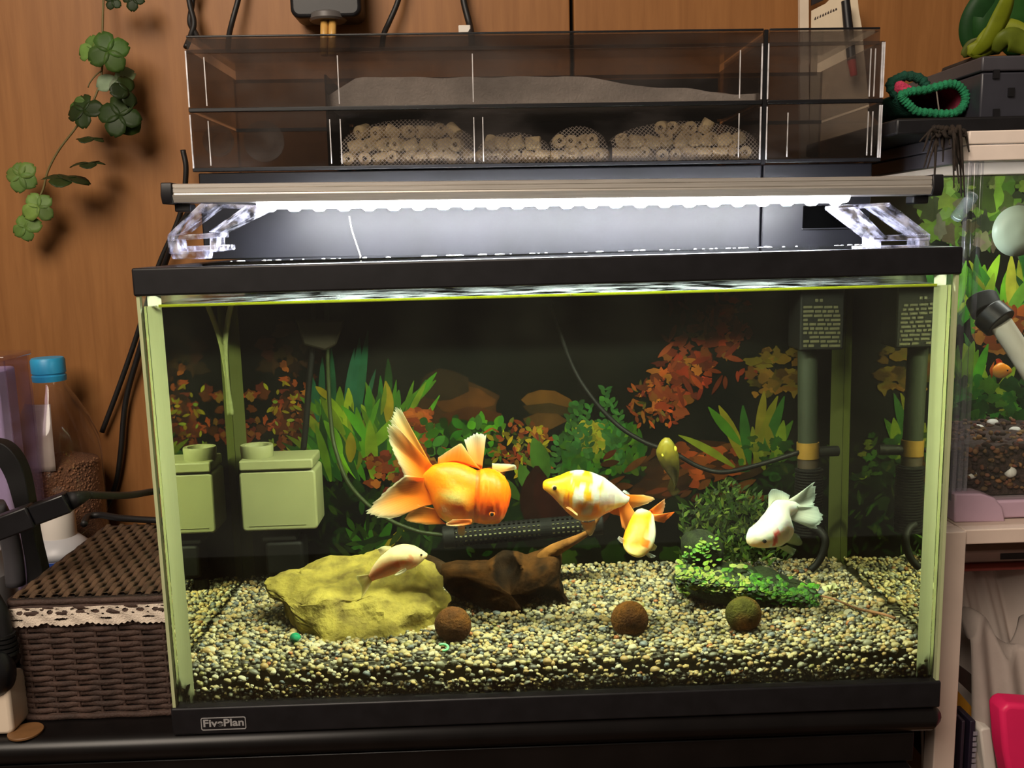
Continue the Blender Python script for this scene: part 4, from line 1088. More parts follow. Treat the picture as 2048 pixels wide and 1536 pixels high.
br = [atw(*q)-O_ for q in ((1085, 1122, .16), (1102, 1106, .155), (1122, 1095, .15), (1140, 1086, .145), (1160, 1076, .14), (1178, 1064, .135), (1192, 1046, .135), (1200, 1030, .135))]
mb = MB(); mb.tube(spline(br, 5), [0.0075-0.0058*min(1, k/28) for k in range(36)], 10, lin((110, 72, 34))); mb.build('branch', DWM, dw, smooth=True)
br = [atw(*q)-O_ for q in ((895, 1150, .17), (870, 1130, .18), (850, 1118, .19), (820, 1110, .2))]
mb = MB(); mb.tube(spline(br, 5), [0.008-0.0055*k/15 for k in range(16)], 10, lin((40, 27, 15))); mb.build('branch', DWM, dw, smooth=True)

# moss covered slab
MS = [(1352, 1160), (1362, 1140), (1388, 1128), (1420, 1134), (1470, 1140), (1520, 1150), (1570, 1158), (1610, 1168), (1634, 1182), (1640, 1200), (1620, 1214), (1570, 1218), (1520, 1216), (1470, 1206), (1420, 1196), (1380, 1186), (1356, 1178)]
def colM(px, py, dd): return mixc((30, 40, 16), (16, 21, 11), nz(px, py, .08, 4)+.4)
MOSSM = vcol('moss', .85, .2, bump=.8, bscale=260, var=.4, vscale=160)
ms = thing('mossy_slab', 'low dark slab overgrown with bright green moss on the gravel at the right', 'moss', tuple(atw(1495, 1178, .165)))
_, O_ = outline_blob('slab', MS, 1495, 1178, 0.165, 0.040, MOSSM, rough=0.005, rscale=40, colf=colM, parent=ms, seed=1.2)
UP = [(1366, 1110), (1362, 1090), (1376, 1070), (1400, 1066), (1430, 1074), (1448, 1094), (1446, 1118), (1420, 1130), (1384, 1128)]
kn, _ = outline_blob('knob', UP, 1405, 1100, 0.175, 0.020, MOSSM, rough=0.005, rscale=45, colf=colM, parent=ms, seed=5.5)
kn.location = tuple(atw(1405, 1100, .175)-O_)
mb = MB()
def leaflet(mb, c, r, col, tilt):
    n = 7; a0 = rng.uniform(0, 6)
    t1 = np.array([math.cos(a0), math.sin(a0)*0.5, 0.35*math.sin(a0+1)]); nrm = np.array([0.2*tilt, -0.55, 0.8]); nrm /= np.linalg.norm(nrm)
    t1 -= nrm*np.dot(t1, nrm); t1 /= np.linalg.norm(t1); t2 = np.cross(nrm, t1)
    vs = [c]+[c+r*(1+.3*rng.uniform(-1, 1))*(math.cos(2*math.pi*k/n)*t1*1.25+math.sin(2*math.pi*k/n)*t2*.8)-nrm*r*.25 for k in range(n)]
    mb.add(vs, [(0, 1+k, 1+(k+1) % n) for k in range(n)], lin(col))
for i in range(800):
    t = rng.random(); px = 1356+280*t; yc = 1150+52*t; py = yc+rng.gauss(0, 17)+4
    d_ = .165-.040*max(.3, math.sin(math.acos(max(-1, min(1, (py-yc-4)/40)))))
    col = rng.choice([(122, 142, 48), (146, 162, 66), (160, 168, 88)]) if t < .5 and rng.random() < .75 else rng.choice([(50, 100, 20), (68, 122, 26), (40, 80, 20), (88, 128, 34)])
    if rng.random() < .25: col = (28, 42, 17)
    leaflet(mb, atw(px, py, d_-.003)-O_, rng.uniform(.0012, .0034), jit(col, .15), rng.uniform(-1, 1))
for i in range(46):
    px, py = 1405+max(-34, min(34, rng.gauss(0, 20))), 1098+max(-24, min(24, rng.gauss(0, 14)))
    leaflet(mb, atw(px, py, .153)-O_, rng.uniform(.0012, .0030), jit(rng.choice([(96, 150, 40), (130, 160, 60), (70, 110, 40)]), .2), rng.uniform(-1, 1))
mo = mb.build('moss_tufts', vcol('moss_leaf', .6, .3, translucent=.3, var=.2, vscale=200), ms, fix=False); mo['kind'] = 'stuff'

# thicket of dark moss rising behind the slab
mt = MB(); MO = atw(1465, 1125, .23)
for i in range(900):
    px = 1462+rng.gauss(0, 52); px = max(1366, min(1572, px)); top_ = 965+abs(px-1465)*.55
    py = U(top_, 1135); q = atw(px, py, U(.205, .275))-MO; a = U(.2, 2.9); L_ = U(.004, .012); dv = np.array([math.cos(a)*L_, U(-.003, .003), math.sin(a)*L_]); sv = np.array([-math.sin(a), .3, math.cos(a)])*U(.0005, .0012)
    mt.add([q-sv, q+dv*.5-sv*1.6, q+dv, q+dv*.5+sv*1.6], [(0, 1, 2, 3)], lin(jit(rng.choice([(40, 58, 18), (54, 74, 22), (30, 44, 16), (72, 90, 28)]), .25)))
o = mt.build('moss_thicket', vcol('dark_moss_leaf', .7, .2, translucent=.3), None, fix=False); o.location = tuple(MO); tag(o, 'dark green feathery moss thicket rising behind the mossy slab', 'moss', kind='stuff')
# moss balls
for px, py, r, lab, q in ((906, 1251, 37, 'brown moss ball on the gravel beside the yellow rock', 0), (1260, 1240, 37, 'brown moss ball on the gravel in front of the driftwood', 1), (1488, 1230, 36, 'olive brown moss ball on the gravel in front of the mossy slab', 2)):
    base = atwz(px, py+r*.8, GZ); c_ = atw(px, py, base[1]); s_ = np.linalg.norm(atw(px+1, py, base[1])-c_)*r
    mb = MB(); mb.sphere((0, 0, 0), s_, 40, 26, lin((122, 78, 24)))
    vs = []; cs = []
    for v in mb.v:
        w_ = Vector(v)*90+Vector((q*7, 0, 0)); k = 1+.035*noise.fractal(w_, 1, 2, 4)
        vs.append(tuple(x*k for x in v))
        g = noise.noise(Vector(v)*45+Vector((q*5+2, 1, 3)))
        top = v[2]/s_
        cs.append((*lin(mixc((84, 50, 12), (56, 54, 14) if q == 2 else (58, 31, 10), g*1.6+.3)), 1))
    mb.v = vs; mb.c = cs
    o = mb.build('moss_ball', vcol('moss_ball_fibre', .9, .15, bump=.9, bscale=500, var=.35, vscale=220), None, smooth=True)
    o.location = tuple(c_)
    tag(o, lab, 'moss ball', 'moss balls on the gravel')
# green glass marble, curl of green plastic, withered stick and leaf
g0 = atwz(590, 1284, GZ+.001); o = MB().sphere((0, 0, 0), .0048, 24, 16).build('marble', mat('green_glass_bead', (20, 120, 84), .12, var=.3, vscale=200, spec=.8), None, smooth=True)
o.location = (g0[0], g0[1], g0[2]+.0025); tag(o, 'small dark green glass marble in the gravel near the yellow rock', 'marble')
g0 = atwz(885, 1303, GZ+.002); mb = MB(); mb.tube([(math.cos(a)*.0045, math.sin(a)*.0025, .001+.002*math.sin(a)) for a in np.linspace(-1.6, 2.2, 14)], .0011, 8)
o = mb.build('plastic_curl', mat('mint_plastic', (120, 206, 150), .3, var=.1), None, smooth=True); o.location = (g0[0], g0[1], g0[2]+.0015)
tag(o, 'small mint green plastic curl lying on the gravel', 'plastic bit')
a_, b2 = atwz(1640, 1196, GZ+.004), atwz(1792, 1243, GZ+.003)
mb = MB(); pts = [a_+(b2-a_)*t+np.array([0, 0, .0015+.001*math.sin(t*9)]) for t in np.linspace(0, 1, 12)]
o = MB().tube([p-a_ for p in pts], [.0008+.0006*k/11 for k in range(12)], 8).build('twig', mat('twig_brown', (110, 72, 44), .8, var=.3), None, smooth=True); o.location = tuple(a_)
tag(o, 'thin brown twig lying on the gravel at the right', 'twig')
lf = atwz(1660, 1188, GZ+.004); mb = MB()
for (dx, dz, L_, an) in ((0, .004, .012, .35), (.004, .006, .008, -.5), (-.003, .004, .007, 1.2), (.006, .003, .007, .9)):
    n = 8; l = []; r = []
    for i in range(n+1):
        t = i/n; w_ = .0030*math.sin(math.pi*min(1, t+.08))**.7
        cxx = dx+math.cos(an)*(t-.4)*L_; czz = dz+math.sin(an)*(t-.4)*L_*.6; dyy = .004*math.sin(t*3)
        l.append((cxx-math.sin(an)*w_, dyy, czz+math.cos(an)*w_)); r.append((cxx+math.sin(an)*w_, dyy-.002, czz-math.cos(an)*w_))
    mb.add(l+r, [(i, i+1, n+2+i, n+1+i) for i in range(n)])
o = mb.build('withered_leaf', mat('pale_leaf', (226, 226, 170), .5, var=.12), None, smooth=True, solid=.0006); o.location = tuple(lf)
tag(o, 'pale withered leaf on the gravel at the right end of the tank', 'leaf')

# ------------------------------------------------------------------ equipment inside the tank
def wbox(mb, x0, y0, x1, y1, Y, d, O, col=None, rad=None):
    a, b = atw(x0, y1, Y)-O, atw(x1, y0, Y)-O
    return mb.prism(rrect(a[0], a[2], b[0], b[2], rad or .001, 4), a[1], a[1]+d, col)
DKB = mat('wet_black', (9, 9, 8), .6, var=.2, spec=.12)
# white internal filter box
YBX = .235
O_ = atw(552, 1065, YBX)
PALE = mat('pale_green_plastic', (124, 125, 88), .45, var=.07, vscale=25)
ib = thing('internal_filter', 'pale green plastic box filter on the rear wall at the left of the tank', 'internal filter', tuple(O_))
mb = MB(); wbox(mb, 484, 940, 629, 1065, YBX, .05, O_, rad=.004); mb.build('box', PALE, ib, bevel=.002, seg=3)
mb = MB(); wbox(mb, 477, 918, 624, 944, YBX-.002, .052, O_, rad=.002); mb.build('lid', PALE, ib, bevel=.0015)
q = atw(515, 930, YBX+.02)-O_
mb = MB(); mb.lathe([(.0125, -.002), (.0150, .004), (.0155, .0135), (.0150, .0155), (.0115, .0152), (.0100, .004)], (q[0], q[1], q[2]+.004), 28); mb.build('cup', PALE, ib, smooth=True, angle=math.radians(40))
mb = MB(); wbox(mb, 498, 1050, 612, 1054, YBX-.0006, .002, O_, rad=.0004); mb.build('ridge', PALE, ib)
# black pump below it
O_ = atw(565, 1150, YBX+.005); PB = mat('pump_black', (8, 8, 7), .55, var=.2, spec=.12)
pb = thing('water_pump', 'small black pump on the gravel below the pale green filter box', 'pump', tuple(O_))
mb = MB(); wbox(mb, 532, 1084, 604, 1152, YBX+.005, .036, O_, rad=.004); mb.build('body', PB, pb, bevel=.003, seg=3)
mb = MB(); wbox(mb, 522, 1072, 592, 1086, YBX+.006, .03, O_, rad=.002); mb.build('cover', PB, pb, bevel=.0015)
mb = MB(); mb.tube([atw(545, 1152, YBX+.02)-O_, atw(545, 1168, YBX+.02)-O_], .007, 14); mb.build('foot', PB, pb)

# perforated heater guard, lying behind the big goldfish
YH = .215
a_, b2 = atw(886, 1076, YH), atw(1206, 1048, YH); ax_ = (b2-a_); Lh = np.linalg.norm(ax_); ax_ /= Lh
hg = thing('heater', 'black perforated heater guard lying level behind the goldfish', 'heater', tuple(a_))
hg.rotation_euler = (0, -math.atan2(ax_[2], ax_[0]), math.atan2(ax_[1], ax_[0]))
Rh = .0095
mb = MB(); nseg, nlen = 28, 66
vs = []; ringsR = []
for i in range(nlen+1):
    ringsR.append([(Lh*i/nlen, Rh*math.cos(2*math.pi*k/nseg), Rh*math.sin(2*math.pi*k/nseg)) for k in range(nseg)])
off = 0; vs = [p for r in ringsR for p in r]; fs = []
for i in range(nlen):
    for k in range(nseg):
        if i % 2 == 1 and k % 2 == 1 and 4 < i < nlen-4 and not 40 <= i <= 43: continue
        l = (k+1) % nseg; fs.append((i*nseg+k, i*nseg+l, (i+1)*nseg+l, (i+1)*nseg+k))
mb.add(vs, fs); mb.build('guard', mat('guard_black', (10, 10, 9), .7, var=.2, spec=.1), hg, solid=.0009)
MB().lathe([(.0062, .01), (.0062, Lh-.01)], (0, 0, 0), 20, 'x').build('heating_rod', mat('quartz_rod_glow', (250, 244, 190), .2, var=.1, spec=.7), hg, smooth=True)  # rod kept pale to stand in for light showing through the holes
for x0 in (0, Lh-.012):
    MB().lathe([(Rh*.9, 0), (Rh*1.12, .001), (Rh*1.12, .011), (Rh*.9, .012)], (x0, 0, 0), 24, 'x').build('end_cap', DKB, hg, smooth=True, angle=.6)

# pump intake of the overhead filter: motor block, pipe, collar, strainer
YP = .225
O_ = atw(1622, 1060, YP)
ip = thing('filter_intake', 'black filter pump with grey riser pipe, amber collar and strainer at the right rear', 'filter intake', tuple(O_))
mb = MB(); wbox(mb, 1600, 572, 1692, 702, YP-.02, .045, O_, rad=.002); mb.build('motor', DKB, ip, bevel=.0015)
LBL = mat('label_print', (46, 43, 20), .6, var=.35, vscale=240)
lb = MB()
for i in range(10):
    y = 612+i*8.6
    x = 1608
    while x < 1680:
        wd = rng.uniform(6, 22)
        if rng.random() < .82: wbox(lb, x, y, min(1682, x+wd), y+5.0, YP-.0206, .0005, O_, rad=.0002)
        x += wd+3
wbox(lb, 1632, 598, 1638, 604, YP-.0206, .0005, O_, rad=.0002); wbox(lb, 1641, 598, 1647, 604, YP-.0206, .0005, O_, rad=.0002)
lb.build('label', LBL, ip)
def wtube(px, y0, y1, r, Y, O, dx=0):
    return [atw(px+dx, y1, Y)-O, atw(px, y0, Y)-O]
mb = MB(); mb.tube(wtube(1617, 700, 890, 0, YP, O_), .0092, 22); mb.build('riser_pipe', mat('grey_green_pipe', (30, 34, 26), .5, var=.1, spec=.15), ip, smooth=True, angle=.8)
mb = MB(); mb.tube(wtube(1617, 885, 917, 0, YP, O_), .0104, 24); mb.build('collar', mat('amber_collar', (98, 72, 26), .35, var=.15, vscale=60), ip, smooth=True, angle=.8)
mb = MB(); a_, b2 = wtube(1617, 917, 936, 0, YP, O_); mb.tube([a_, b2], .0096, 24); mb.build('socket', mat('brown_socket', (34, 24, 15), .5, var=.1), ip, smooth=True, angle=.8)
a_, b2 = wtube(1617, 936, 1068, 0, YP, O_); mb = MB(); prof = [(.004, 0)]; hh = b2[2]-a_[2]
for k in range(24):
    z = hh*k/24; prof += [(.0130, z+.0002), (.0130, z+hh/48), (.0108, z+hh/48+.0002), (.0108, z+hh/24)]
mb.lathe(prof+[(.011, hh), (.004, hh+.001)], (a_[0], a_[1], a_[2]), 26); mb.build('strainer', DKB, ip, smooth=True, angle=.5)
mb = MB(); a_ = atw(1632, 905, YP)-O_; mb.tube([a_, a_+np.array([.022, .004, 0])], .0050, 14); mb.build('side_spout', DKB, ip, smooth=True, angle=.8)
# black hose curling down to the gravel
pts = [atw(*q) for q in ((1622, 1055, .21), (1640, 1062, .205), (1652, 1080, .20), (1648, 1105, .20), (1636, 1128, .20), (1622, 1142, .20))]
o = MB().tube([p-pts[0] for p in spline(pts, 6)], .0035, 12).build('air_hose', DKB, None, smooth=True); o.location = tuple(pts[0])
tag(o, 'thick black hose curling to the gravel below the strainer', 'hose')
# clear tube and cables at the left rear
pts = [atw(*q) for q in ((462, 604, .10), (452, 640, .12), (448, 690, .14), (450, 740, .16), (456, 800, .18))]
def cable(name, pts, r, m, label, cat='cable', n=8):
    sp = spline(pts, n); o = MB().tube([p-sp[0] for p in sp], r, 10).build(name, m, None, smooth=True); o.location = tuple(sp[0]); return tag(o, label, cat)
DKC = mat('dark_cable', (8, 8, 7), .6, var=.15, spec=.12)
OLC = mat('olive_air_line', (34, 42, 18), .5, var=.15, spec=.15)
cable('air_line', [atw(*q) for q in ((462, 606, .26), (455, 640, .262), (449, 690, .265), (452, 760, .27), (462, 830, .275))], .0026, clear('soft_tube', (.75, .8, .6), 1.6, rough=.1, film=.6, filmcol=(170, 176, 120), fscale=8), 'clear plastic air tube hanging at the left rear of the tank', 'tube')
cable('heater_cable', [atw(*q) for q in ((628, 600, .285), (626, 680, .285), (618, 760, .285), (612, 840, .285), (606, 900, .285))], .0030, DKC, 'dark upright cable left of the green backdrop leaves')
cable('air_line', [atw(*q) for q in ((652, 600, .285), (656, 760, .285), (662, 850, .28), (672, 905, .27), (700, 972, .25), (760, 1030, .23), (830, 1062, .22), (890, 1072, .215))], .0020, OLC, 'thin olive air line sweeping down to the heater guard', 'tube')
cable('sensor_cable', [atw(*q) for q in ((1100, 600, .28), (1140, 720, .28), (1180, 790, .27), (1235, 850, .26), (1290, 885, .25), (1345, 905, .24), (1400, 935, .235), (1450, 945, .23), (1520, 930, .23), (1600, 905, .222))], .0022, DKC, 'thin black cable looping across the back of the tank')
# brown funnel shaped piece hanging behind at top left corner of the tank
O_ = atw(640, 700, .275)
o = MB().add([O_*0+atw(x, y, .27)-O_ for x, y in ((590, 640), (690, 640), (672, 690), (650, 702), (606, 690))]+[atw(x, y, .285)-O_ for x, y in ((590, 640), (690, 640), (672, 690), (650, 702), (606, 690))],
             [(0, 1, 2, 3, 4), (9, 8, 7, 6, 5)]+[((i+1) % 5, i, 5+i, 5+(i+1) % 5) for i in range(5)]).build('brown_funnel', mat('brown_piece', (27, 23, 15), .6, var=.2, spec=.1), None, bevel=.002)
o.location = tuple(O_); tag(o, 'brown funnel shaped piece below the filter at the upper left of the tank', 'filter outlet')

# ------------------------------------------------------------------ wall: vine, cords, air pump, note card
VS = vcol('vine_leaf', .5, .3, translucent=.3, var=.15, vscale=80)
vine = thing('clover_vine', 'artificial clover vine hanging down the wood wall at the left', 'plant', tuple(at(205, 0, .375)))
VO = at(205, 0, .375)
stem = [at(*q)-VO for q in ((210, -60, .385), (207, 0, .38), (205, 65, .375), (203, 150, .37), (183, 210, .365), (150, 258, .365), (118, 300, .365), (96, 342, .365), (84, 385, .365), (62, 410, .365), (52, 440, .365))]
MB().tube(spline(stem, 5), .0012, 7).build('stem', mat('vine_stem', (104, 92, 50), .6, var=.15), vine, smooth=True)
stem2 = [at(*q)-VO for q in ((205, 140, .37), (192, 150, .366), (180, 165, .362), (176, 175, .36))]
MB().tube(spline(stem2, 4), .0007, 6).build('stem', mat('vine_twig', (90, 82, 44), .6, var=.1), vine, smooth=True)
LG, MG, DG, PG = (118, 150, 74), (74, 104, 44), (44, 60, 28), (150, 166, 128)
leaves = [(217, 103, 34, MG, (.1, -1, .1), .345, 4), (186, 97, 24, LG, (-.3, -1, .2), .36, 4), (232, 158, 28, PG, (.1, -1, .5), .36, 3), (257, 184, 24, DG, (.6, -.6, .3), .35, 3), (240, 232, 34, DG, (.1, -1, .3), .345, 4),
          (168, 222, 28, DG, (-.2, -1, .4), .35, 4), (180, 278, 22, DG, (.1, -.25, 1), .35, 4), (240, 262, 30, MG, (.1, -1, -.1), .352, 2), (177, 328, 26, DG, (0, -.25, 1), .348, 4), (126, 358, 34, DG, (.15, -.3, 1), .348, 4),
          (41, 352, 23, LG, (0, -1, .1), .362, 5), (78, 414, 24, LG, (.1, -1, .1), .362, 4), (51, 455, 22, LG, (0, -1, .1), .362, 4), (225, 2, 14, DG, (0, -1, .2), .36, 4), (266, -2, 16, DG, (0, -1, .2), .36, 4), (150, 205, 16, MG, (-.4, -1, .1), .357, 2)]
for (px, py, r, col, nv_, Y, k) in leaves:
    c_ = at(px, py, Y)-VO; R_ = r*.00070*(Y+.674)/.96
    nrm = np.array(nv_, float); nrm /= np.linalg.norm(nrm)
    t1 = np.cross(nrm, [0, 0, 1.0]) if abs(nrm[2]) < .9 else np.cross(nrm, [0, 1.0, 0]); t1 /= np.linalg.norm(t1); t2 = np.cross(nrm, t1)
    mb = MB(); a0 = rng.uniform(0, 6)
    for i in range(k):
        a = a0+2*math.pi*i/max(k, 4)+rng.uniform(-.15, .15); dv = math.cos(a)*t1+math.sin(a)*t2; sv = np.cross(nrm, dv)
        rows = []; sz = R_*rng.uniform(.85, 1.1)
        for u in range(7):
            t = u/6; w_ = .46*sz*math.sin(math.pi*min(1, t*.9+.06))**.7*(1.15 if t > .5 else 1)
            notch = .08*sz if u == 6 else 0
            lift = nrm*(-.18*sz*t*t+.05*sz)
            rows.append([c_+dv*(sz*t+(0 if j else -notch))+sv*w_*j+lift+nrm*(.10*w_*abs(j)) for j in (-1, -.5, 0, .5, 1)])
        mb.grid(rows, lin(jit(col, .12)))
    mb.build('leaf', VS, vine, smooth=True, solid=.0004)
CORD = mat('black_cord', (20, 18, 18), .5, var=.15)
cable('power_cable', [at(*q) for q in ((372, -40, .385), (380, 10, .38), (388, 45, .375), (382, 70, .37), (372, 95, .36))], .0030, CORD, 'black cord descending at the upper left corner of the filter, left of its pair')
cable('power_cable', [at(*q) for q in ((390, -40, .382), (384, 10, .384), (380, 45, .38), (392, 68, .372), (402, 90, .365))], .0030, CORD, 'black cord twisted around its pair at the upper left corner of the filter')
cable('power_cable', [at(*q) for q in ((486, -40, .385), (475, 5, .382), (464, 45, .378), (458, 72, .37), (456, 100, .36))], .0030, CORD, 'black cord hanging behind the filter left of the air pump')
cable('power_cable', [at(*q) for q in ((806, -40, .385), (795, 5, .382), (778, 45, .378), (768, 68, .37), (764, 95, .36))], .0030, CORD, 'black cord slanting behind the filter right of the air pump')
cable('power_cable', [at(*q) for q in ((922, -40, .385), (928, 5, .382), (938, 45, .378), (942, 65, .37), (944, 90, .36))], .0036, CORD, 'black cord behind the filter with a white tag at its foot')
o = MB().box((-.007, -.004, -.004), (.006, .004, .004)).build('cord_tag', WHITE, None, bevel=.001); o.location = tuple(at(930, 59, .372)); tag(o, 'small white tag at the foot of a cord behind the filter', 'tag')
cable('power_cable', [at(*q) for q in ((366, 300, .37), (372, 345, .37), (360, 430, .375), (318, 530, .38), (290, 620, .385), (264, 700, .388), (232, 790, .389), (204, 864, .39))], .0030, CORD, 'black cord running down the wall left of the aquarium to a loose end')
cable('power_cable', [at(*q) for q in ((380, 420, .33), (352, 470, .34), (312, 580, .37), (282, 690, .385), (252, 800, .39), (242, 900, .39), (234, 960, .392), (220, 1000, .392), (204, 1024, .391))], .0032, CORD, 'black cord hanging down to the woven basket left of the aquarium')
ap = thing('air_pump', 'black air pump hung on the wood wall with two yellowed tubes below', 'air pump', tuple(at(655, 0, .37)))
AO = at(655, 0, .37); a_, b2 = at(588, 44, .37)-AO, at(722, -80, .37)-AO
MB().prism(rrect(a_[0], a_[2], b2[0], b2[2], .010, 6), -.018, .022).build('housing', BLACK, ap, bevel=.004, seg=3)
p_ = at(656, 36, .365)-AO; MB().lathe([(.018, -.004), (.020, -.002), (.020, .003), (.016, .005)], tuple(p_), 28).build('nozzle_plate', mat('grey_plate', (96, 92, 90), .4, var=.1), ap, smooth=True, angle=.6)
for px in (649, 665):
    p0, p1 = at(px, 30, .36)-AO, at(px-1, 110, .35)-AO
    MB().tube([p0, (p0+p1)/2, p1], .0042, 14).build('tube', mat('yellowed_tube', (206, 160, 86), .35, var=.15, vscale=60), ap, smooth=True)
nc = thing('note_board', 'cream note card on a thin board behind the filter at upper right', 'card', tuple(at(1660, 60, .36)))
NO = at(1660, 60, .36)
def ppoly(pts, Y, O): return [((at(x, y, Y)-O)[0], (at(x, y, Y)-O)[2]) for x, y in pts]
PAPER = mat('cream_paper', (226, 208, 180), .8, var=.05)
MB().prism(ppoly([(1600, 330), (1598, -60), (1616, -60), (1617, 330)], .365, NO), .003, .009).build('board_edge', CREAM, nc)
MB().prism(ppoly([(1618, 300), (1622, 22), (1650, 8), (1668, -10), (1712, -20), (1716, 20), (1722, 55), (1745, 300)], .362, NO), .0, .0016).build('card', PAPER, nc)
MB().prism(ppoly([(1624, 10), (1626, -50), (1668, -50), (1660, -6)], .36, NO), .002, .004).build('dark_sleeve', mat('dark_sleeve', (34, 26, 26), .5, var=.1), nc)
mb = MB(); INK = mat('ink', (60, 48, 44), .6, var=.2)
for i in range(9):
    x = 1627+i*5.2; mb.prism(ppoly([(x, 41-i*2.4), (x+rng.uniform(2, 4), 40-i*2.4), (x+3, 36-i*2.4-rng.uniform(0, 3)), (x+1, 37-i*2.4)], .362, NO), -.0005, .0)
mb.build('handwriting', INK, nc)
pen = thing('marker_pen', 'black marker pen with a red end leaning behind the filter', 'pen', tuple(at(1692, 10, .345)))
PO = at(1692, 10, .345); a_, b2, c_ = at(1691, 2, .345)-PO, at(1703, 120, .34)-PO, at(1708, 152, .339)-PO
MB().tube([a_, (a_+b2)/2, b2], [.0045, .0050, .0046], 14).build('barrel', BLACK, pen, smooth=True, angle=.8)
MB().tube([b2, c_], [.0046, .0035], 14).build('end', mat('red_plastic', (222, 60, 60), .4, var=.05), pen, smooth=True, angle=.8)

# ------------------------------------------------------------------ woven basket with lace
BX0, BX1 = at(20, 1220, .03)[0], -.308
BY0 = .030; bz1 = at(180, 1188, BY0)[2]; BY1 = atz(250, 1046, bz1)[1]
bk_ = thing('woven_basket', 'dark brown woven paper rope basket with a lid and lace trim beside the aquarium', 'basket', ((BX0+BX1)/2, (BY0+BY1)/2, 0))
BO = np.array([(BX0+BX1)/2, (BY0+BY1)/2, 0])
hx_, hy_ = (BX1-BX0)/2, (BY1-BY0)/2
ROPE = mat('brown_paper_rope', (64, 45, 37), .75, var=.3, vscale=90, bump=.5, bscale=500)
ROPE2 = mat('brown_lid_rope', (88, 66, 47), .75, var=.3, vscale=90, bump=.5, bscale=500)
def loop(z, ph, amp, hx, hy, per=26):
    """closed rectangular loop with rounded corners, wavering in and out between the stakes"""
    pts = []; r = .006
    segs = rrect(-hx, -hy, hx, hy, r, 4); full = []
    for i in range(len(segs)):
        a, b = np.array(segs[i]), np.array(segs[(i+1) % len(segs)]); L_ = np.linalg.norm(b-a); k = max(1, int(L_/.0045))
        for j in range(k): full.append((a+(b-a)*j/k, (b-a)/max(L_, 1e-9)))
    s_ = 0; prev = None
    for p, t in full:
        if prev is not None: s_ += np.linalg.norm(p-prev)
        prev = p; nrm = np.array([t[1], -t[0]]); o_ = amp*math.sin(s_*2*math.pi/.036+ph)
        q = p+nrm*o_; pts.append((q[0], q[1], z))
    return pts
def flat_tube(pts, w_, h_, closed=True):
    """rope of oval section (wide in z)"""
    n = 8; m = len(pts); vs = []; fs = []
    for i in range(m):
        a, b = np.array(pts[i-1]), np.array(pts[(i+1) % m]); t = b-a; t /= np.linalg.norm(t)+1e-9; nrm = np.array([t[1], -t[0], 0])
        for k in range(n):
            an = 2*math.pi*k/n; vs.append(np.array(pts[i])+nrm*w_*math.cos(an)+np.array([0, 0, h_*math.sin(an)]))
    for i in range(m if closed else m-1):
        j = (i+1) % m
        for k in range(n): fs.append((i*n+k, i*n+(k+1) % n, j*n+(k+1) % n, j*n+k))
    return MB().add(vs, fs)
NR = 20; zt = bz1-.016
for i in range(NR):
    z = .003+(zt-.003)*i/(NR-1)
    flat_tube(loop(z, math.pi*(i % 2), .0013, hx_-.002, hy_-.002), .0014, (zt-.003)/(NR-1)*.52).build('strand', ROPE, bk_, smooth=True)
mb = MB(); xs_ = np.arange(-hx_+.010, hx_-.005, .018)
for x in xs_: mb.tube([(x, -hy_+.0022, .001), (x, -hy_+.0022, zt)], .0016, 6)
mb.build('stakes', ROPE, bk_)
MB().box((-hx_+.004, -hy_+.004, .0005), (hx_-.004, hy_-.004, zt)).build('lining', mat('basket_dark', (30, 20, 16), .9, var=.2), bk_)
flat_tube(loop(.0026, 0, .0006, hx_, hy_), .0022, .0026).build('foot_braid', ROPE, bk_, smooth=True)
lid = MB().box((-hx_-.001, -hy_-.001, zt+.001), (hx_+.001, hy_+.001, bz1-.003)).build('lid', mat('lid_dark', (40, 28, 22), .9, var=.2), bk_)
for z in (zt+.002, zt+.0065, zt+.011):
    flat_tube(loop(z, z*900, .0005, hx_+.0014, hy_+.0014), .0017, .0024).build('lid_braid', ROPE, lid, smooth=True)
NL = 19
for i in range(NL):
    x = -hx_+.003+(2*hx_-.006)*i/(NL-1); pts = []
    for k in range(90):
        y = -hy_+.002+(2*hy_-.004)*k/89
        pts.append((x, y, bz1-.0026+.0012*math.sin(y*2*math.pi/.022+math.pi*(i % 2))))
    n = 6; vs = []; fs = []; ww = (2*hx_-.006)/(NL-1)*.47
    for p in pts:
        for k in range(n): an = 2*math.pi*k/n; vs.append((p[0]+ww*math.cos(an), p[1], p[2]+.0016*math.sin(an)))
    for i2 in range(len(pts)-1):
        for k in range(n): fs.append((i2*n+k, i2*n+(k+1) % n, (i2+1)*n+(k+1) % n, (i2+1)*n+k))
    MB().add(vs, fs).build('lid_strand', ROPE2, lid, smooth=True)
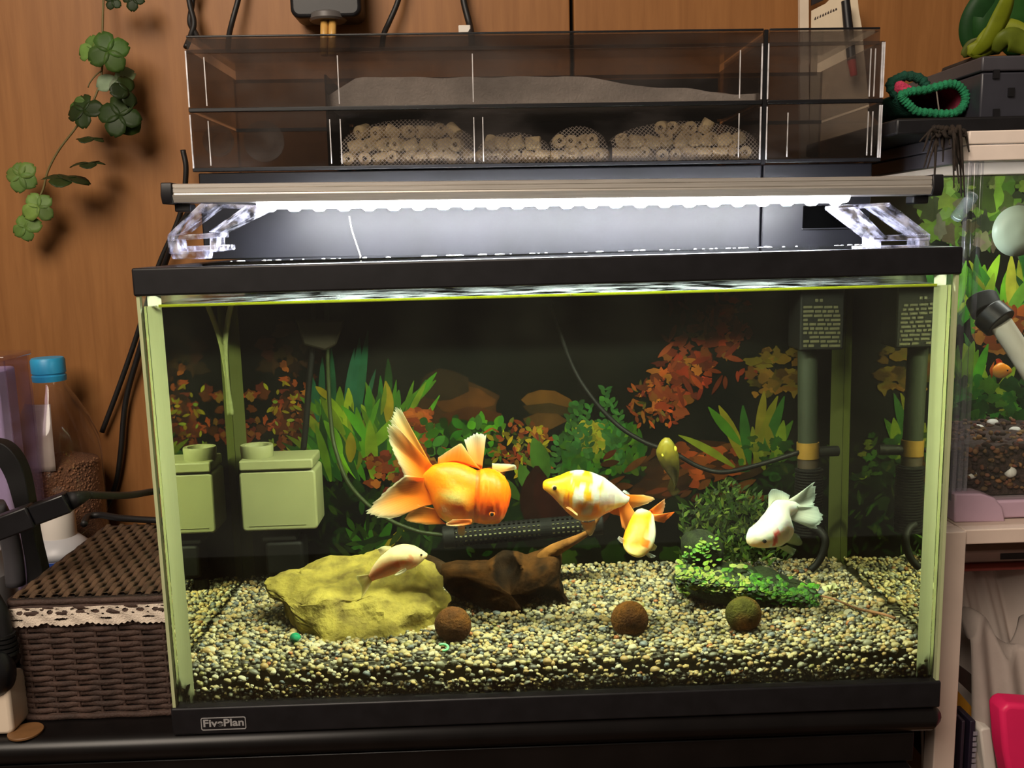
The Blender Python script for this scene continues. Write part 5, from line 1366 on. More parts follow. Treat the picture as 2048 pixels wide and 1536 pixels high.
# lace band
LZ1, LZ0 = at(180, 1207, BY0)[2]-.001, at(180, 1243, BY0)[2]
mb = MB(); nx, nz_ = 300, 26; P_ = []; keep = []
hgt = LZ1-LZ0; per = .0345
for j in range(nz_+1):
    row = []
    for i in range(nx+1):
        u = i/nx; x = -hx_-.003+(2*hx_+.004)*u
        ph_ = (x % per)/per; sc_ = .0030*abs(math.sin(math.pi*ph_))**.6+.0006*math.sin(x*2*math.pi/.0045)
        bot = LZ0-sc_+.0015
        z = LZ1+(bot-LZ1)*j/nz_
        row.append((x, -hy_-.0030-.0006*math.sin(x*300+z*400), z))
    P_.append(row)
vs = [p for r in P_ for p in r]; fs = []
for j in range(nz_):
    for i in range(nx):
        x, _, z = P_[j][i]; t = (LZ1-z)/hgt; u1 = (x/ .0118) % 1.0; w1 = .30 if int(x/.0118) % 3 == 0 else .2
        hole = ((u1-.5)/w1)**2+((t-.26)/.12)**2 < 1
        hole |= (((x+.0059)/.0118 % 1.0-.5)/.14)**2+((t-.10)/.06)**2 < 1
        hole |= (((x+.0059)/.0118 % 1.0-.5)/.10)**2+((t-.42)/.05)**2 < 1
        hole |= ((((x+.004)/per) % 1.0-.5)/.16)**2+((t-.70)/.07)**2 < 1
        if hole: continue
        fs.append((j*(nx+1)+i, j*(nx+1)+i+1, (j+1)*(nx+1)+i+1, (j+1)*(nx+1)+i))
mb.add(vs, fs); mb.build('lace_trim', mat('white_lace', (226, 210, 192), .9, var=.08, bump=.6, bscale=900), bk_, solid=.0006)
# thread end of the lace
MB().tube([(-hx_-.003, -hy_-.004, LZ0+.003), (-hx_-.005, -hy_-.004, LZ0-.004), (-hx_-.007, -hy_-.004, LZ0-.008)], .0006, 6).build('loose_thread', mat('lace_thread', (220, 206, 190), .9, var=.05), bk_, smooth=True)

# ------------------------------------------------------------------ things at the far left
# cork disc
p_ = atz(52, 1466, .0); o = MB().lathe([(.0128, 0), (.0130, .0006), (.0130, .0016), (.0126, .002)], (0, 0, 0), 36).build('wooden_disc', mat('brown_disc', (120, 84, 50), .5, var=.12, vscale=80), None, smooth=True, angle=.6)
o.location = (p_[0], p_[1], .0002); tag(o, 'flat round brown disc lying at the front of the black stand', 'disc')
# power strip with plug
ps = thing('power_strip', 'cream power strip end with a black plug at the lower left corner', 'power strip', tuple(atz(-20, 1440, 0)))
SO = atz(-20, 1440, 0); a_ = at(-60, 1462, .0)-SO; b2 = at(10, 1375, .0)-SO
MB().prism(rrect(a_[0], 0.0005, b2[0]-.002, b2[2], .005, 4), -.026, .002).build('body', CREAM, ps, bevel=.003, seg=3)
pl = at(-4, 1345, .012)-SO
pg_ = MB().sphere(tuple(pl), (.013, .013, .019), 20, 14).build('plug', BLACKG, ps, smooth=True)
MB().tube([at(15, 1320, .02)-SO, at(10, 1270, .02)-SO, at(2, 1220, .02)-SO, at(-18, 1180, .02)-SO], [.007, .006, .005, .004], 14).build('plug_cord', RUBBER, ps, smooth=True)
mb = MB()
for k in range(5): q = at(14-k*1.5, 1305-k*9, .02)-SO; mb.lathe([(.0085, -.0012), (.0085, .0012)], tuple(q), 14)
mb.build('strain_relief', RUBBER, ps, smooth=True, angle=.6)
# grey appliance with a black carrying strap
gb = thing('grey_canister', 'grey plastic canister with a black strap standing at the far left', 'canister', tuple(atz(-30, 1330, 0)))
GO = atz(-30, 1330, 0); gr = mat('grey_plastic', (150, 148, 150), .4, var=.08)
q0 = at(26, 1200, .13)-GO; r_ = .045
MB().lathe([(r_*.9, .002), (r_, .008), (r_, .09), (r_*.97, q0[2]+.02), (r_*.8, q0[2]+.045), (r_*.3, q0[2]+.05)], (q0[0]-r_, .13-GO[1], 0), 36).build('body', gr, gb, smooth=True, angle=.7)
sp_ = spline([at(*q)-GO for q in ((-40, 900, .09), (0, 905, .085), (28, 945, .085), (45, 1010, .085), (58, 1080, .10), (70, 1140, .105), (74, 1185, .105))], 6)
mb = MB(); rows = []
for i, p in enumerate(sp_):
    a, b = sp_[max(0, i-1)], sp_[min(len(sp_)-1, i+1)]; t = b-a; t /= np.linalg.norm(t); sd = np.cross(t, [0, 1.0, 0]); sd /= np.linalg.norm(sd)
    w_ = .0072+.0012*math.sin(i*.2); rows.append([p-sd*w_+np.array([0, -.0015, 0]), p+sd*w_+np.array([0, -.0015, 0]), p+sd*w_+np.array([0, .012, 0]), p-sd*w_+np.array([0, .012, 0])])
mb.grid(rows, closed_v=True); mb.build('strap', RUBBER, gb, bevel=.0008)
sp2 = spline([at(*q)-GO for q in ((-10, 1010, .085), (14, 1060, .095), (26, 1110, .10), (32, 1170, .10))], 6)
MB().tube(sp2, .008, 12).build('strap', mat('dark_grey_strap', (62, 60, 64), .5, var=.1), gb, smooth=True)
# inline connector and its cable
cn = thing('cable_connector', 'black inline cable connector resting across the strap above the basket', 'connector', tuple(at(70, 1030, .045)))
KO = at(70, 1030, .045); a_, b2 = at(-20, 1062, .045)-KO, at(140, 1002, .052)-KO; m_ = a_+(b2-a_)*.55
def barbox(p, q, w_, h_):
    t = q-p; L_ = np.linalg.norm(t); t /= L_; up = np.array([0, 0, 1.0]); up -= t*np.dot(up, t); up /= np.linalg.norm(up); sd = np.cross(t, up)
    vs = [p+sd*i*w_+up*j*h_ for i, j in ((-1, -1), (1, -1), (1, 1), (-1, 1))]+[q+sd*i*w_+up*j*h_ for i, j in ((-1, -1), (1, -1), (1, 1), (-1, 1))]
    return MB().add(vs, [(0, 1, 2, 3), (7, 6, 5, 4), (0, 4, 5, 1), (1, 5, 6, 2), (2, 6, 7, 3), (3, 7, 4, 0)])
barbox(a_, m_, .008, .0092).build('plug_half', BLACK, cn, bevel=.0015); barbox(m_+(b2-a_)*.005, b2, .0072, .0082).build('socket_half', BLACKG, cn, bevel=.0015)
e_ = at(175, 990, .07)-KO; MB().tube([b2, (b2+e_)/2, e_], [.0075, .006, .0035], 14).build('boot', RUBBER, cn, smooth=True)
MB().tube(spline([e_]+[at(*q)-KO for q in ((220, 991, .10), (262, 990, .14), (300, 984, .18), (330, 980, .2))], 6), .0032, 10).build('cable', CORD, cn, smooth=True)
cable('power_cable', [np.array([*atz(px, py, bz1+.004)]) for px, py in ((168, 1048), (176, 1034), (200, 1030), (240, 1036), (300, 1040), (345, 1042))], .0034, CORD, 'black cord lying along the back of the woven basket lid')
# bottles behind the basket
bt = thing('plastic_bottle', 'large clear plastic bottle with a bright blue cap holding brown pellets', 'bottle', (0, 0, 0))
c_ = at(97, 740, .343); bt.location = (c_[0], .343, 0.0002)
PET = clear('clear_pet', (.93, .92, .92), 1.5, rough=.06, film=.10, filmcol=(190, 176, 170), fscale=8)
hz = c_[2]; RB = .046
def prof_b(h): return [(RB*.8, .001), (RB, .008), (RB, .07), (RB*.97, .075), (RB, .08), (RB, h*.62), (RB*.96, h*.68), (RB*.8, h*.78), (RB*.55, h*.87), (.0165, h*.93), (.0155, h*.97)]
nb = 40; mb = MB(); pr_ = prof_b(hz)
mb.lathe(pr_, (0, 0, 0), nb); mb.f = mb.f[:-2]; mb.build('shell', PET, bt, smooth=True)
cap = MB().lathe([(.0172, hz-.012), (.0176, hz-.006), (.0166, hz-.005), (.0166, hz-.0035), (.0176, hz-.003), (.0176, hz+.011), (.0160, hz+.0135), (.002, hz+.0138)], (0, 0, 0), 40).build('cap', mat('blue_cap', (48, 160, 208), .4, var=.04), bt, smooth=True, angle=.6)
fz = at(130, 915, .343)[2]
mb = MB(); fill = [(RB*.75, .002), (RB*.95, .009), (RB*.955, .07), (RB*.93, .075), (RB*.955, .08), (RB*.955, fz-.01)]
mb.lathe(fill+[(RB*.9, fz-.004), (RB*.5, fz+.002), (.003, fz+.004)], (0, 0, 0), nb); mb.build('pellet_core', mat('pellet_brown', (122, 84, 58), .9, var=.3, vscale=400, bump=1, bscale=600), bt, smooth=True)
mb = MB()
for k in range(700):
    a = rng.uniform(math.pi, 2*math.pi); z = rng.uniform(.09, fz); r = RB*.945
    mb.sphere((r*math.cos(a), r*math.sin(a), z), rng.uniform(.0011, .0017), 6, 4)
pe = mb.build('pellets', mat('pellet_tan', (140, 98, 68), .8, var=.3, vscale=300), bt, smooth=True); pe['kind'] = 'stuff'
# pale curved patch on the wall of the bottle
rows = []
for z in np.linspace(fz-.005, hz*.86, 12):
    rr_ = np.interp(z, [p[1] for p in pr_], [p[0] for p in pr_])*.985
    rows.append([(rr_*math.cos(a), rr_*math.sin(a), z) for a in np.linspace(math.radians(192), math.radians(292), 14)])
MB().grid(rows).build('label', mat('pale_patch', (206, 190, 178), .85, var=.06), bt, smooth=True, solid=.0003)
b2_ = thing('dosing_bottle', 'pale bottle with a white screw cap and blue band behind the basket', 'bottle', (0, 0, 0))
YQ = BY1+.045; c_ = at(115, 1045, YQ); b2_.location = (c_[0], YQ, .0002); zc = c_[2]
MB().lathe([(.026, 0), (.030, .003), (.030, zc-.030)], (0, 0, 0), 36).build('body', mat('pale_bottle', (196, 194, 196), .4, var=.04), b2_, smooth=True, angle=.6)
MB().lathe([(.0305, zc-.048), (.0306, zc-.034)], (0, 0, 0), 36).build('blue_band', mat('blue_band', (30, 66, 150), .5, var=.05), b2_, smooth=True, angle=.6)
MB().lathe([(.0302, zc-.0335), (.0300, zc-.026), (.018, zc-.014)], (0, 0, 0), 36).build('shoulder', mat('frost_shoulder', (186, 186, 190), .4, var=.05), b2_, smooth=True)
mb = MB(); pr_ = [(.0172, zc-.016), (.0176, zc-.014), (.0176, zc+.012), (.0168, zc+.014), (.002, zc+.0142)]; mb.lathe(pr_, (0, 0, 0), 48)
mb.build('cap', WHITE, b2_, smooth=True, angle=.6)
lb_ = thing('storage_box', 'clear lilac plastic box at the left edge beside the blue capped bottle', 'box', (0, 0, 0))
a_, b2 = at(-150, 850, .24), at(8, 722, .24); lb_.location = ((a_[0]+b2[0])/2, .24, 0.0)
hx2 = (b2[0]-a_[0])/2
LIL = clear('lilac_clear', (.86, .82, .9), 1.5, rough=.12, film=.35, filmcol=(196, 180, 206), fscale=5)
for (a3, b3) in (((-hx2, 0, 0.001), (hx2, .002, b2[2])), ((hx2-.002, .0021, 0.001), (hx2, .05, b2[2])), ((-hx2, .048, .001), (hx2-.0021, .05, b2[2]))):
    MB().box(a3, b3).build('wall', LIL, lb_)
MB().box((-hx2-.002, -.002, b2[2]), (hx2+.002, .052, b2[2]+.005)).build('lid', LIL, lb_, bevel=.0015)
MB().box((-hx2+.004, .006, .002), (hx2-.012, .044, b2[2]-.01)).build('contents', mat('lilac_paper', (214, 204, 220), .8, var=.08), lb_, bevel=.003)

# ------------------------------------------------------------------ small aquarium on the white rack, right
SX0, SX1, SY0, SY1 = .3440, .600, .080, .300
sz0 = at(1905, 1040, SY0)[2]; sz1 = at(1950, 262, SY0)[2]
sa = thing('small_aquarium', 'small clear aquarium with a white top rim standing on the white rack', 'aquarium', ((SX0+SX1)/2, (SY0+SY1)/2, sz0))
AO = np.array([(SX0+SX1)/2, (SY0+SY1)/2, sz0])
def sbox(x0, y0, z0, x1, y1, z1): return MB().box((x0-AO[0], y0-AO[1], z0-AO[2]), (x1-AO[0], y1-AO[1], z1-AO[2]))
RIMW = mat('white_rim', (240, 224, 212), .35, var=.04)
rz = sz1-.0235
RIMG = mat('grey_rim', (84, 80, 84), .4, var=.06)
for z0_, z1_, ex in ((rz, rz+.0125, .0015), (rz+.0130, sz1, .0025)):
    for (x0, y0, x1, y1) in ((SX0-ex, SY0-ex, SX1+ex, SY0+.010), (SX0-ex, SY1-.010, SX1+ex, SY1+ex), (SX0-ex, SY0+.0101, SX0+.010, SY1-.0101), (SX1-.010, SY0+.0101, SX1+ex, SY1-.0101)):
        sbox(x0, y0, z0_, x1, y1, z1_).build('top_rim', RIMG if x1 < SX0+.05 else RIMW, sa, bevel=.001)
LILF = mat('lilac_foot', (190, 160, 178), .4, var=.05)
sbox(SX0, SY0-.001, sz0, SX1, SY1, sz0+.016).build('base', LILF, sa, bevel=.002)
ft = [((at(x, y, SY0)-AO)[0], (at(x, y, SY0)-AO)[2]) for x, y in ((1902, 1041), (1903, 984), (1955, 984), (1982, 992), (1998, 1010), (2004, 1041))]
MB().prism(ft, SY0-.006-AO[1], SY0+.03-AO[1]).build('corner_foot', LILF, sa, bevel=.0015)
gz0 = sz0+.0165
sbox(SX0+.006, SY0+.001, gz0, SX1-.006, SY0+.003, rz).build('front_pane', GLASS, sa); sbox(SX0, SY0+.0065, gz0, SX0+.0025, SY1-.006, rz).build('side_pane', GLASS, sa)
sbox(SX1-.0025, SY0+.0065, gz0, SX1, SY1-.006, rz).build('side_pane', GLASS, sa); sbox(SX0+.003, SY1-.005, gz0, SX1-.003, SY1-.003, rz).build('back_pane', GLASS, sa)
CA = clear('acrylic_corner', (.88, .88, .90), 1.6, rough=.08, film=.85, filmcol=(200, 198, 208), fscale=6, fstretch=(3, 3, .4))  # whitish film stands in for the highlights of the clear corner
for k, (x, w_) in enumerate(((SX0-.001, .0035), (SX0+.0045, .0040), (SX0+.0105, .0030))):
    sbox(x, SY0-.0005+k*.0012, gz0, x+w_, SY0+.005+k*.0012, rz).build('corner_post', CA, sa, bevel=.0008)
# its backdrop, gravel, water level line
sb = MB().box((0, 0, 0), (SX1-SX0-.008, .0008, rz-gz0)).build('backdrop_sheet', SHEET, None); sb.location = (SX0+.004, SY1-.0022+.004, gz0)
tag(sb, 'printed plant backdrop behind the small aquarium', 'backdrop')
def pf2(px, py):
    p = at(px, py, SY1); return (min(SX1-SX0-.009, max(.0005, p[0]-SX0-.004)), min(rz-gz0-.001, max(.0, p[2]-gz0)))
INK_K = 0.85
P2 = Print(pf2)
for _ in range(90): P2.blob(U(1850, 2120), U(345, 480), U(10, 30), U(10, 30), jit(rng.choice([(96, 128, 40), (120, 146, 48), (70, 96, 32), (140, 156, 80), (56, 64, 36)]), .2), .4)
for _ in range(30): P2.blob(U(1850, 2120), U(400, 520), U(8, 22), U(10, 26), jit(rng.choice([(120, 112, 90), (90, 80, 60), (60, 64, 44)]), .2), .4)
for _ in range(70): x = U(1880, 2120); P2.leaf(x, U(600, 680), 1.57+U(-.7, .7), U(60, 130), U(7, 13), jit(rng.choice(GR), .2), U(-.4, .4))
P2.leaf(2022, 620, 1.55, 110, 11, (196, 190, 60)); P2.leaf(2010, 640, 1.0, 110, 12, (120, 170, 56)); P2.leaf(1990, 640, 2.1, 100, 12, (80, 150, 60))
for _ in range(70): P2.blob(U(1960, 2120), U(600, 720), U(8, 18), U(6, 14), jit(rng.choice(ORG), .2), .4)
for _ in range(30): P2.leaf(U(1890, 1990), U(760, 840), 1.57+U(-.6, .6), U(60, 110), U(6, 12), jit(rng.choice(GR), .2))
for _ in range(120): P2.blob(U(1890, 2120), U(760, 860), U(8, 22), U(7, 16), jit(rng.choice([(50, 112, 40), (36, 84, 34), (76, 132, 40), (28, 60, 26)]), .22), .4)
o = P2.mb.build('printed_plants', PRINT, sb, fix=False); o.location = (0, -.0004, 0)
gb_ = thing('aquarium_soil', 'brown soil and white stones on the bottom of the small aquarium', 'gravel', (AO[0], AO[1], gz0)); gb_['kind'] = 'stuff'
mb = MB(); sg = at(1990, 850, SY0+.19)[2]; sf = at(1990, 900, SY0+.01)[2]
nx = 40; rows = []
for j in range(25):
    y = SY0+.0125+(SY1-SY0-.020)*j/24
    rows.append([(SX0+.004+(SX1-SX0-.008)*i/nx-AO[0], y-AO[1], max(.004, sf+(sg-sf)*j/24+.004*noise.noise(Vector((i*.5, j*.5, 2)))-gz0)) for i in range(nx+1)])
low = [[(p[0], p[1], .001) for p in r] for r in rows]
mb.grid(rows); mb.grid([rows[0], low[0]]); mb.grid([[r[0] for r in rows], [r[0] for r in low]])
mb.build('soil', mat('brown_soil', (62, 44, 42), .95, var=.5, vscale=160, bump=1, bscale=350), gb_, smooth=True)
mb = MB()
for _ in range(900):
    x = U(SX0+.008, SX1-.01); t = rng.random(); y = SY0+.006+(SY1-SY0-.014)*t; z = sf+(sg-sf)*t+U(-.001, .004)
    if rng.random() < .45: y = SY0+.0095+U(0, .003); z = U(gz0+.004, sf+.002)
    mb.sphere((x-AO[0], y-AO[1], z-gz0), (U(.0015, .0035), U(.0015, .003), U(.0012, .0026)), 8, 5, lin(jit(rng.choice([(70, 50, 46), (96, 66, 50), (54, 40, 40), (120, 84, 60)]), .2)))
o = mb.build('grains', vcol('soil_grain', .8, .2, var=.2), gb_, smooth=True); o['kind'] = 'stuff'
STONE = mat('white_stone', (226, 220, 216), .5, var=.1, vscale=120)
for k, (px, py, a_w, a_h, t) in enumerate(((1955, 858, 17, 10, .9), (1985, 845, 12, 8, .95), (1968, 875, 12, 7, .6), (2000, 872, 13, 7, .6), (1953, 898, 14, 10, .25), (1966, 912, 26, 9, .12), (1950, 928, 14, 8, .06), (2014, 915, 12, 16, .08), (2026, 903, 12, 10, .1), (2020, 944, 12, 12, .03), (2036, 912, 9, 9, .1), (1942, 950, 12, 9, .03), (2030, 860, 12, 7, .7))):
    Y = SY0+.0068+.18*t; c_ = at(px, py, Y); s_ = (Y+.674)/1850
    mb = MB(); mb.sphere((0, 0, 0), (a_w*s_, min(a_h*s_, .006+.02*t), a_h*s_), 14, 9)
    mb.v = [tuple(np.array(v)*(1+.15*noise.noise(Vector(v)*200+Vector((k, 0, 0))))) for v in mb.v]
    o = mb.build('stone', STONE, gb_, smooth=True); o.location = tuple(c_-np.array([AO[0], AO[1], gz0]))
wl = clear('small_tank_water', (.97, 1, .97), 1.05)
o = MB().box((SX0+.0032, SY0+.0042, gz0+.001), (SX1-.0032, SY1-.0056, rz-.012)).build('water', wl, None); tag(o, 'clear water inside the small aquarium', 'water', kind='stuff')
# wand with black sleeve
wd = thing('siphon_wand', 'white wand with a black sleeve leaning inside the small aquarium', 'aquarium tool', tuple(at(1990, 640, .13)))
KO = at(1990, 640, .13); q = [at(*v)-KO for v in ((1962, 596, .15), (1975, 625, .14), (2002, 648, .13), (2040, 706, .125), (2080, 770, .12))]
MB().tube([q[0], q[1]], .0135, 18).build('sleeve', RUBBER, wd, bevel=.001); MB().tube([q[1], q[2]], .0150, 18).build('collar', BLACK, wd, bevel=.001)
MB().tube([q[2], q[3], q[4]], .0095, 18).build('pipe', mat('wand_white', (226, 222, 206), .35, var=.04), wd, smooth=True, angle=.8)
# small orange fish in it
class Fish2(Fish):
    def __init__(s, name, label, cx, cy, Y):
        s.Y = Y; s.c = (cx, cy); s.O = at(cx, cy, Y); s.s = (Y+.674)/1850
        s.X = np.array([s.s, 0, 0]); s.Z = np.array([0, 0, s.s]); s.D = np.array([0, s.s, 0]); s.root = thing(name, label, 'fish', tuple(s.O))
F = Fish2('goldfish', 'tiny orange goldfish in the small aquarium at the right', 2003, 742, .22)
F.body([(1984, 736, 1985, 748, 2), (1990, 729, 1991, 754, 6), (2000, 724, 2000, 757, 9), (2010, 728, 2010, 755, 8), (2018, 733, 2017, 750, 6), (2024, 740, 2023, 746, 2)], lambda x, y, d: mixc((246, 150, 40), (240, 190, 120), (y-735)/20))
F.fin([(1986, 735), (1985, 741), (1987, 747)], [(1988, 722), (1979, 740), (1984, 758)], (236, 110, 40), (226, 130, 60), .9, .7, 'tail_fin', 0, 2, 1, n=12)
F.fin([(1992, 729), (1998, 725), (2004, 725)], [(1990, 718), (1996, 716), (2002, 720)], (230, 80, 40), (220, 90, 50), .9, .7, 'dorsal_fin', 0, 1, 1, n=12)
F.eye(2011, 740, -7, 2.2)
# pale suction cup, and an added tube standing in for a reflection
o = MB().lathe([(.003, -.004), (.010, -.002), (.0215, .0), (.021, .001), (.009, .0005)], (0, 0, 0), 32, 'y').build('suction_cup', mat('pale_silicone', (170, 184, 168), .4, var=.1), None, smooth=True); o.location = tuple(at(2034, 462, .11)); tag(o, 'pale round suction cup on the front pane of the small aquarium', 'suction cup')
cable('reflection_tube', [at(*q) for q in ((1944, 392, .14), (1930, 412, .15), (1912, 436, .16))], .0055, clear('reflection_tube', (.8, .85, .9), 1.7, rough=.05, film=.7, filmcol=(210, 220, 226), fscale=6), 'added pale tube standing in for a light reflection behind the corner of the small aquarium', 'tube', n=4)
# black cover board on the small aquarium
cb = MB().box((.292, .1, sz1+.0005), (SX1, SY1+.02, sz1+.0135)).build('cover_board', BLACK, None, bevel=.002)
tag(cb, 'flat black cover board lying over the small aquarium', 'board')
pbx = thing('planter_box', 'black lidded planter box on the cover board at the upper right', 'planter', (0, 0, 0))
xl = at(1962, 180, .12)[0]; zb_ = sz1+.0138; ztp = at(1990, 112, .12)[2]; pbx.location = (xl, .12, zb_)
MB().box((0, 0, 0), (.24, .15, ztp-zb_-.013)).build('box', mat('charcoal_plastic', (52, 52, 60), .4, var=.1), pbx, bevel=.0015)
MB().box((-.001, -.0015, ztp-zb_-.0122), (.241, .1515, ztp-zb_)).build('lid', mat('charcoal_lid', (66, 64, 70), .4, var=.1), pbx, bevel=.0015)
mb = MB()
for px, py in ((1992, 150), (1992, 228), (2022, 186)):
    p = at(px, py, .12); mb.box((p[0]-xl-.003, -.0022, p[2]-zb_-.003), (p[0]-xl+.002, .0, p[2]-zb_+.004))
mb.build('clasp', BLACK, pbx)
o = MB().box((0, 0, 0), (.09, .08, .05)).build('dark_case', mat('dark_case', (34, 30, 32), .5, var=.15), None, bevel=.003); c_ = at(1862, 232, .23); o.location = (c_[0]+.004, .275, zb_); o.location.y = .285
tag(o, 'dark low case behind the planter box at the upper right', 'case')
# broad green leaves at upper right
pl = thing('leafy_plant', 'leafy green plant with yellowing curled leaves behind the planter box', 'plant', tuple(at(2000, 105, .19)))
KO = at(2000, 105, .19)
def strap_leaf(pts, wd, col, Y0=.19, name='leaf', tw=0.0):
    sp = spline([at(px, py, Y)-KO for px, py, Y in pts], 6); rows = []
    for i, p in enumerate(sp):
        t = i/(len(sp)-1); a, b = sp[max(0, i-1)], sp[min(len(sp)-1, i+1)]; tg = b-a; tg /= np.linalg.norm(tg)+1e-9
        sd = np.cross(tg, [math.sin(tw*t), 1.0, .2]); sd /= np.linalg.norm(sd)+1e-9; w_ = wd*math.sin(math.pi*min(1, t*.92+.06))**.7
        rows.append([p+sd*w_*j+np.array([0, .25*w_*abs(j), 0]) for j in (-1, -.5, 0, .5, 1)])
    MB().grid(rows, lin(col)).build(name, VS, pl, smooth=True, solid=.0006)
strap_leaf([(1950, 110, .2), (1958, 60, .195), (1975, 10, .19), (1990, -40, .19)], .018, (34, 74, 34))
strap_leaf([(1985, 110, .2), (1995, 50, .19), (2010, 0, .19), (2020, -40, .19)], .022, (40, 84, 36))
strap_leaf([(2040, 110, .2), (2040, 50, .19), (2040, 0, .19), (2045, -50, .19)], .024, (46, 92, 36))
strap_leaf([(1945, 112, .17), (1975, 85, .16), (2000, 40, .155), (2016, 0, .15), (2020, -30, .15)], .008, (134, 146, 30))
strap_leaf([(1935, 100, .17), (1965, 95, .165), (2000, 65, .16), (2035, 62, .155), (2070, 80, .15)], .011, (146, 156, 44), tw=.5)
strap_leaf([(1990, 105, .16), (2015, 78, .15), (2045, 85, .15), (2075, 110, .15)], .010, (110, 124, 36))
strap_leaf([(1925, 112, .18), (1948, 92, .175), (1965, 75, .17)], .007, (96, 104, 40))
MB().box((-.03, -.01, -.02), (.09, .05, -.004)).build('root_mat', mat('dark_soil', (44, 34, 28), .9, var=.3), pl, bevel=.003)
# knitted pouch
kp = thing('knitted_pouch', 'knitted green and pink pouch lying open on the black cover board', 'pouch', tuple(at(1870, 232, .14)))
KO = at(1870, 232, .14)
GY = mat('green_yarn', (30, 128, 84), .9, var=.25, vscale=200, bump=.8, bscale=600); PY = mat('pink_yarn', (206, 62, 96), .9, var=.25, vscale=200, bump=.8, bscale=600)
DY = mat('dark_green_yarn', (14, 74, 56), .9, var=.25, vscale=200, bump=.8, bscale=600); MY = mat('maroon_yarn', (104, 24, 44), .95, var=.3, vscale=200)
loop_ = [(1802, 190), (1822, 183), (1850, 180), (1880, 172), (1905, 168), (1922, 176), (1931, 192), (1928, 210), (1914, 224), (1890, 228), (1860, 226), (1832, 222), (1818, 210), (1806, 198)]
lp = spline([at(px, py, .14)-KO for px, py in loop_+loop_[:1]], 9)[:-1]
rr_ = [.0036*(1+.16*math.sin(i*1.9)) for i in range(len(lp))]
MB().tube(lp, rr_, 10, closed=True).build('rim', GY, kp, smooth=True)
cen = sum(lp)/len(lp)
rows = [lp, [cen+(p-cen)*1.02+np.array([0, .03, 0]) for p in lp], [cen+(p-cen)*.92+np.array([0, .07, -.002]) for p in lp], [cen+(p-cen)*.4+np.array([0, .085, -.006]) for p in lp]]
MB().grid(rows, closed_v=True).build('bag', MY, kp, smooth=True, solid=.002)
rows = [[cen+(p-cen)*1.05+np.array([0, .002, 0]) for p in lp], [cen+(p-cen)*1.07+np.array([0, .03, 0]) for p in lp], [cen+(p-cen)*.97+np.array([0, .072, -.002]) for p in lp]]
MB().grid(rows, closed_v=True).build('outer_knit', DY, kp, smooth=True, solid=.0012)
fl_ = [(1795, 162), (1806, 160), (1824, 170), (1838, 180), (1826, 186), (1800, 188), (1790, 178)]
MB().prism([((at(x, y, .143)-KO)[0], (at(x, y, .143)-KO)[2]) for x, y in fl_], .004, .012).build('flap', PY, kp, bevel=.002)
f2 = spline([at(px, py, .15)-KO for px, py in ((1800, 196), (1784, 180), (1782, 166), (1796, 158), (1812, 152), (1840, 158), (1852, 172))], 6)
MB().tube(f2, [.0042*(1+.15*math.sin(i*2)) for i in range(len(f2))], 9).build('flap_edge', DY, kp, smooth=True)
f3 = [at(1873, 182, .139)-KO, at(1878, 220, .139)-KO]; MB().tube(f3, .0006, 6).build('thread', mat('grey_thread', (130, 120, 110), .8, var=.05), kp)
# withered sprig over the rim of the small aquarium
sg_ = thing('withered_sprig', 'dark withered sprig drooping over the white rim of the small aquarium', 'sprig', tuple(at(1880, 262, .075)))
KO = at(1880, 262, .075); TW = mat('sprig_brown', (40, 30, 22), .9, var=.4, vscale=200, bump=.6)
for k in range(26):
    x0 = U(1858, 1930); q = [at(x0, U(254, 268), U(.07, .085))-KO]
    dx = U(-40, 20); q += [at(x0+dx*.4, U(256, 280), U(.068, .085))-KO, at(x0+dx, U(280, 400) if k % 2 else U(262, 300), U(.066, .08))-KO]
    MB().tube(spline(q, 5), [.0022*(1-.75*i/10) for i in range(11)], 6).build('twig', TW, sg_, smooth=True)

# ------------------------------------------------------------------ white rack and the things on it
rk_ = thing('storage_rack', 'white metal rack with a square post carrying the small aquarium', 'rack', (.47, .19, FLOOR_Z))
RKM = mat('rack_white', (222, 200, 186), .45, var=.06, vscale=25)
KO = np.array([.47, .19, FLOOR_Z]); RZ = sz0-.0005
def kbox(x0, y0, z0, x1, y1, z1): return MB().box((x0-KO[0], y0-KO[1], z0-KO[2]), (x1-KO[0], y1-KO[1], z1-KO[2]))
px0, px1 = at(1890, 1060, .05)[0], at(1934, 1060, .05)[0]
for (x, y) in ((px0, .05), (px0, .34), (.62, .05), (.62, .34)):
    kbox(x, y, FLOOR_Z+.0005, x+px1-px0, y+.018, RZ).build('post', RKM, rk_, bevel=.001)
bz0 = at(1980, 1087, .055)[2]
kbox(px1+.0004, .054, bz0, .6195, .066, RZ).build('front_beam', RKM, rk_, bevel=.001); kbox(px1+.0004, .342, bz0, .6195, .354, RZ).build('rear_beam', RKM, rk_, bevel=.001)
kbox(px0+.001, .0685, bz0+.002, px1-.001, .3395, RZ).build('side_beam', RKM, rk_, bevel=.001)
kbox(px1+.0005, .0665, RZ-.008, .6195, .3415, RZ-.0002).build('shelf_board', mat('shelf_board', (206, 186, 170), .5, var=.06), rk_)
SH = at(1980, 1400, .10)[2]-.12
kbox(px1+.0005, .05, SH-.012, .6195, .35, SH).build('shelf_board', mat('lower_shelf', (150, 110, 76), .5, var=.1), rk_)
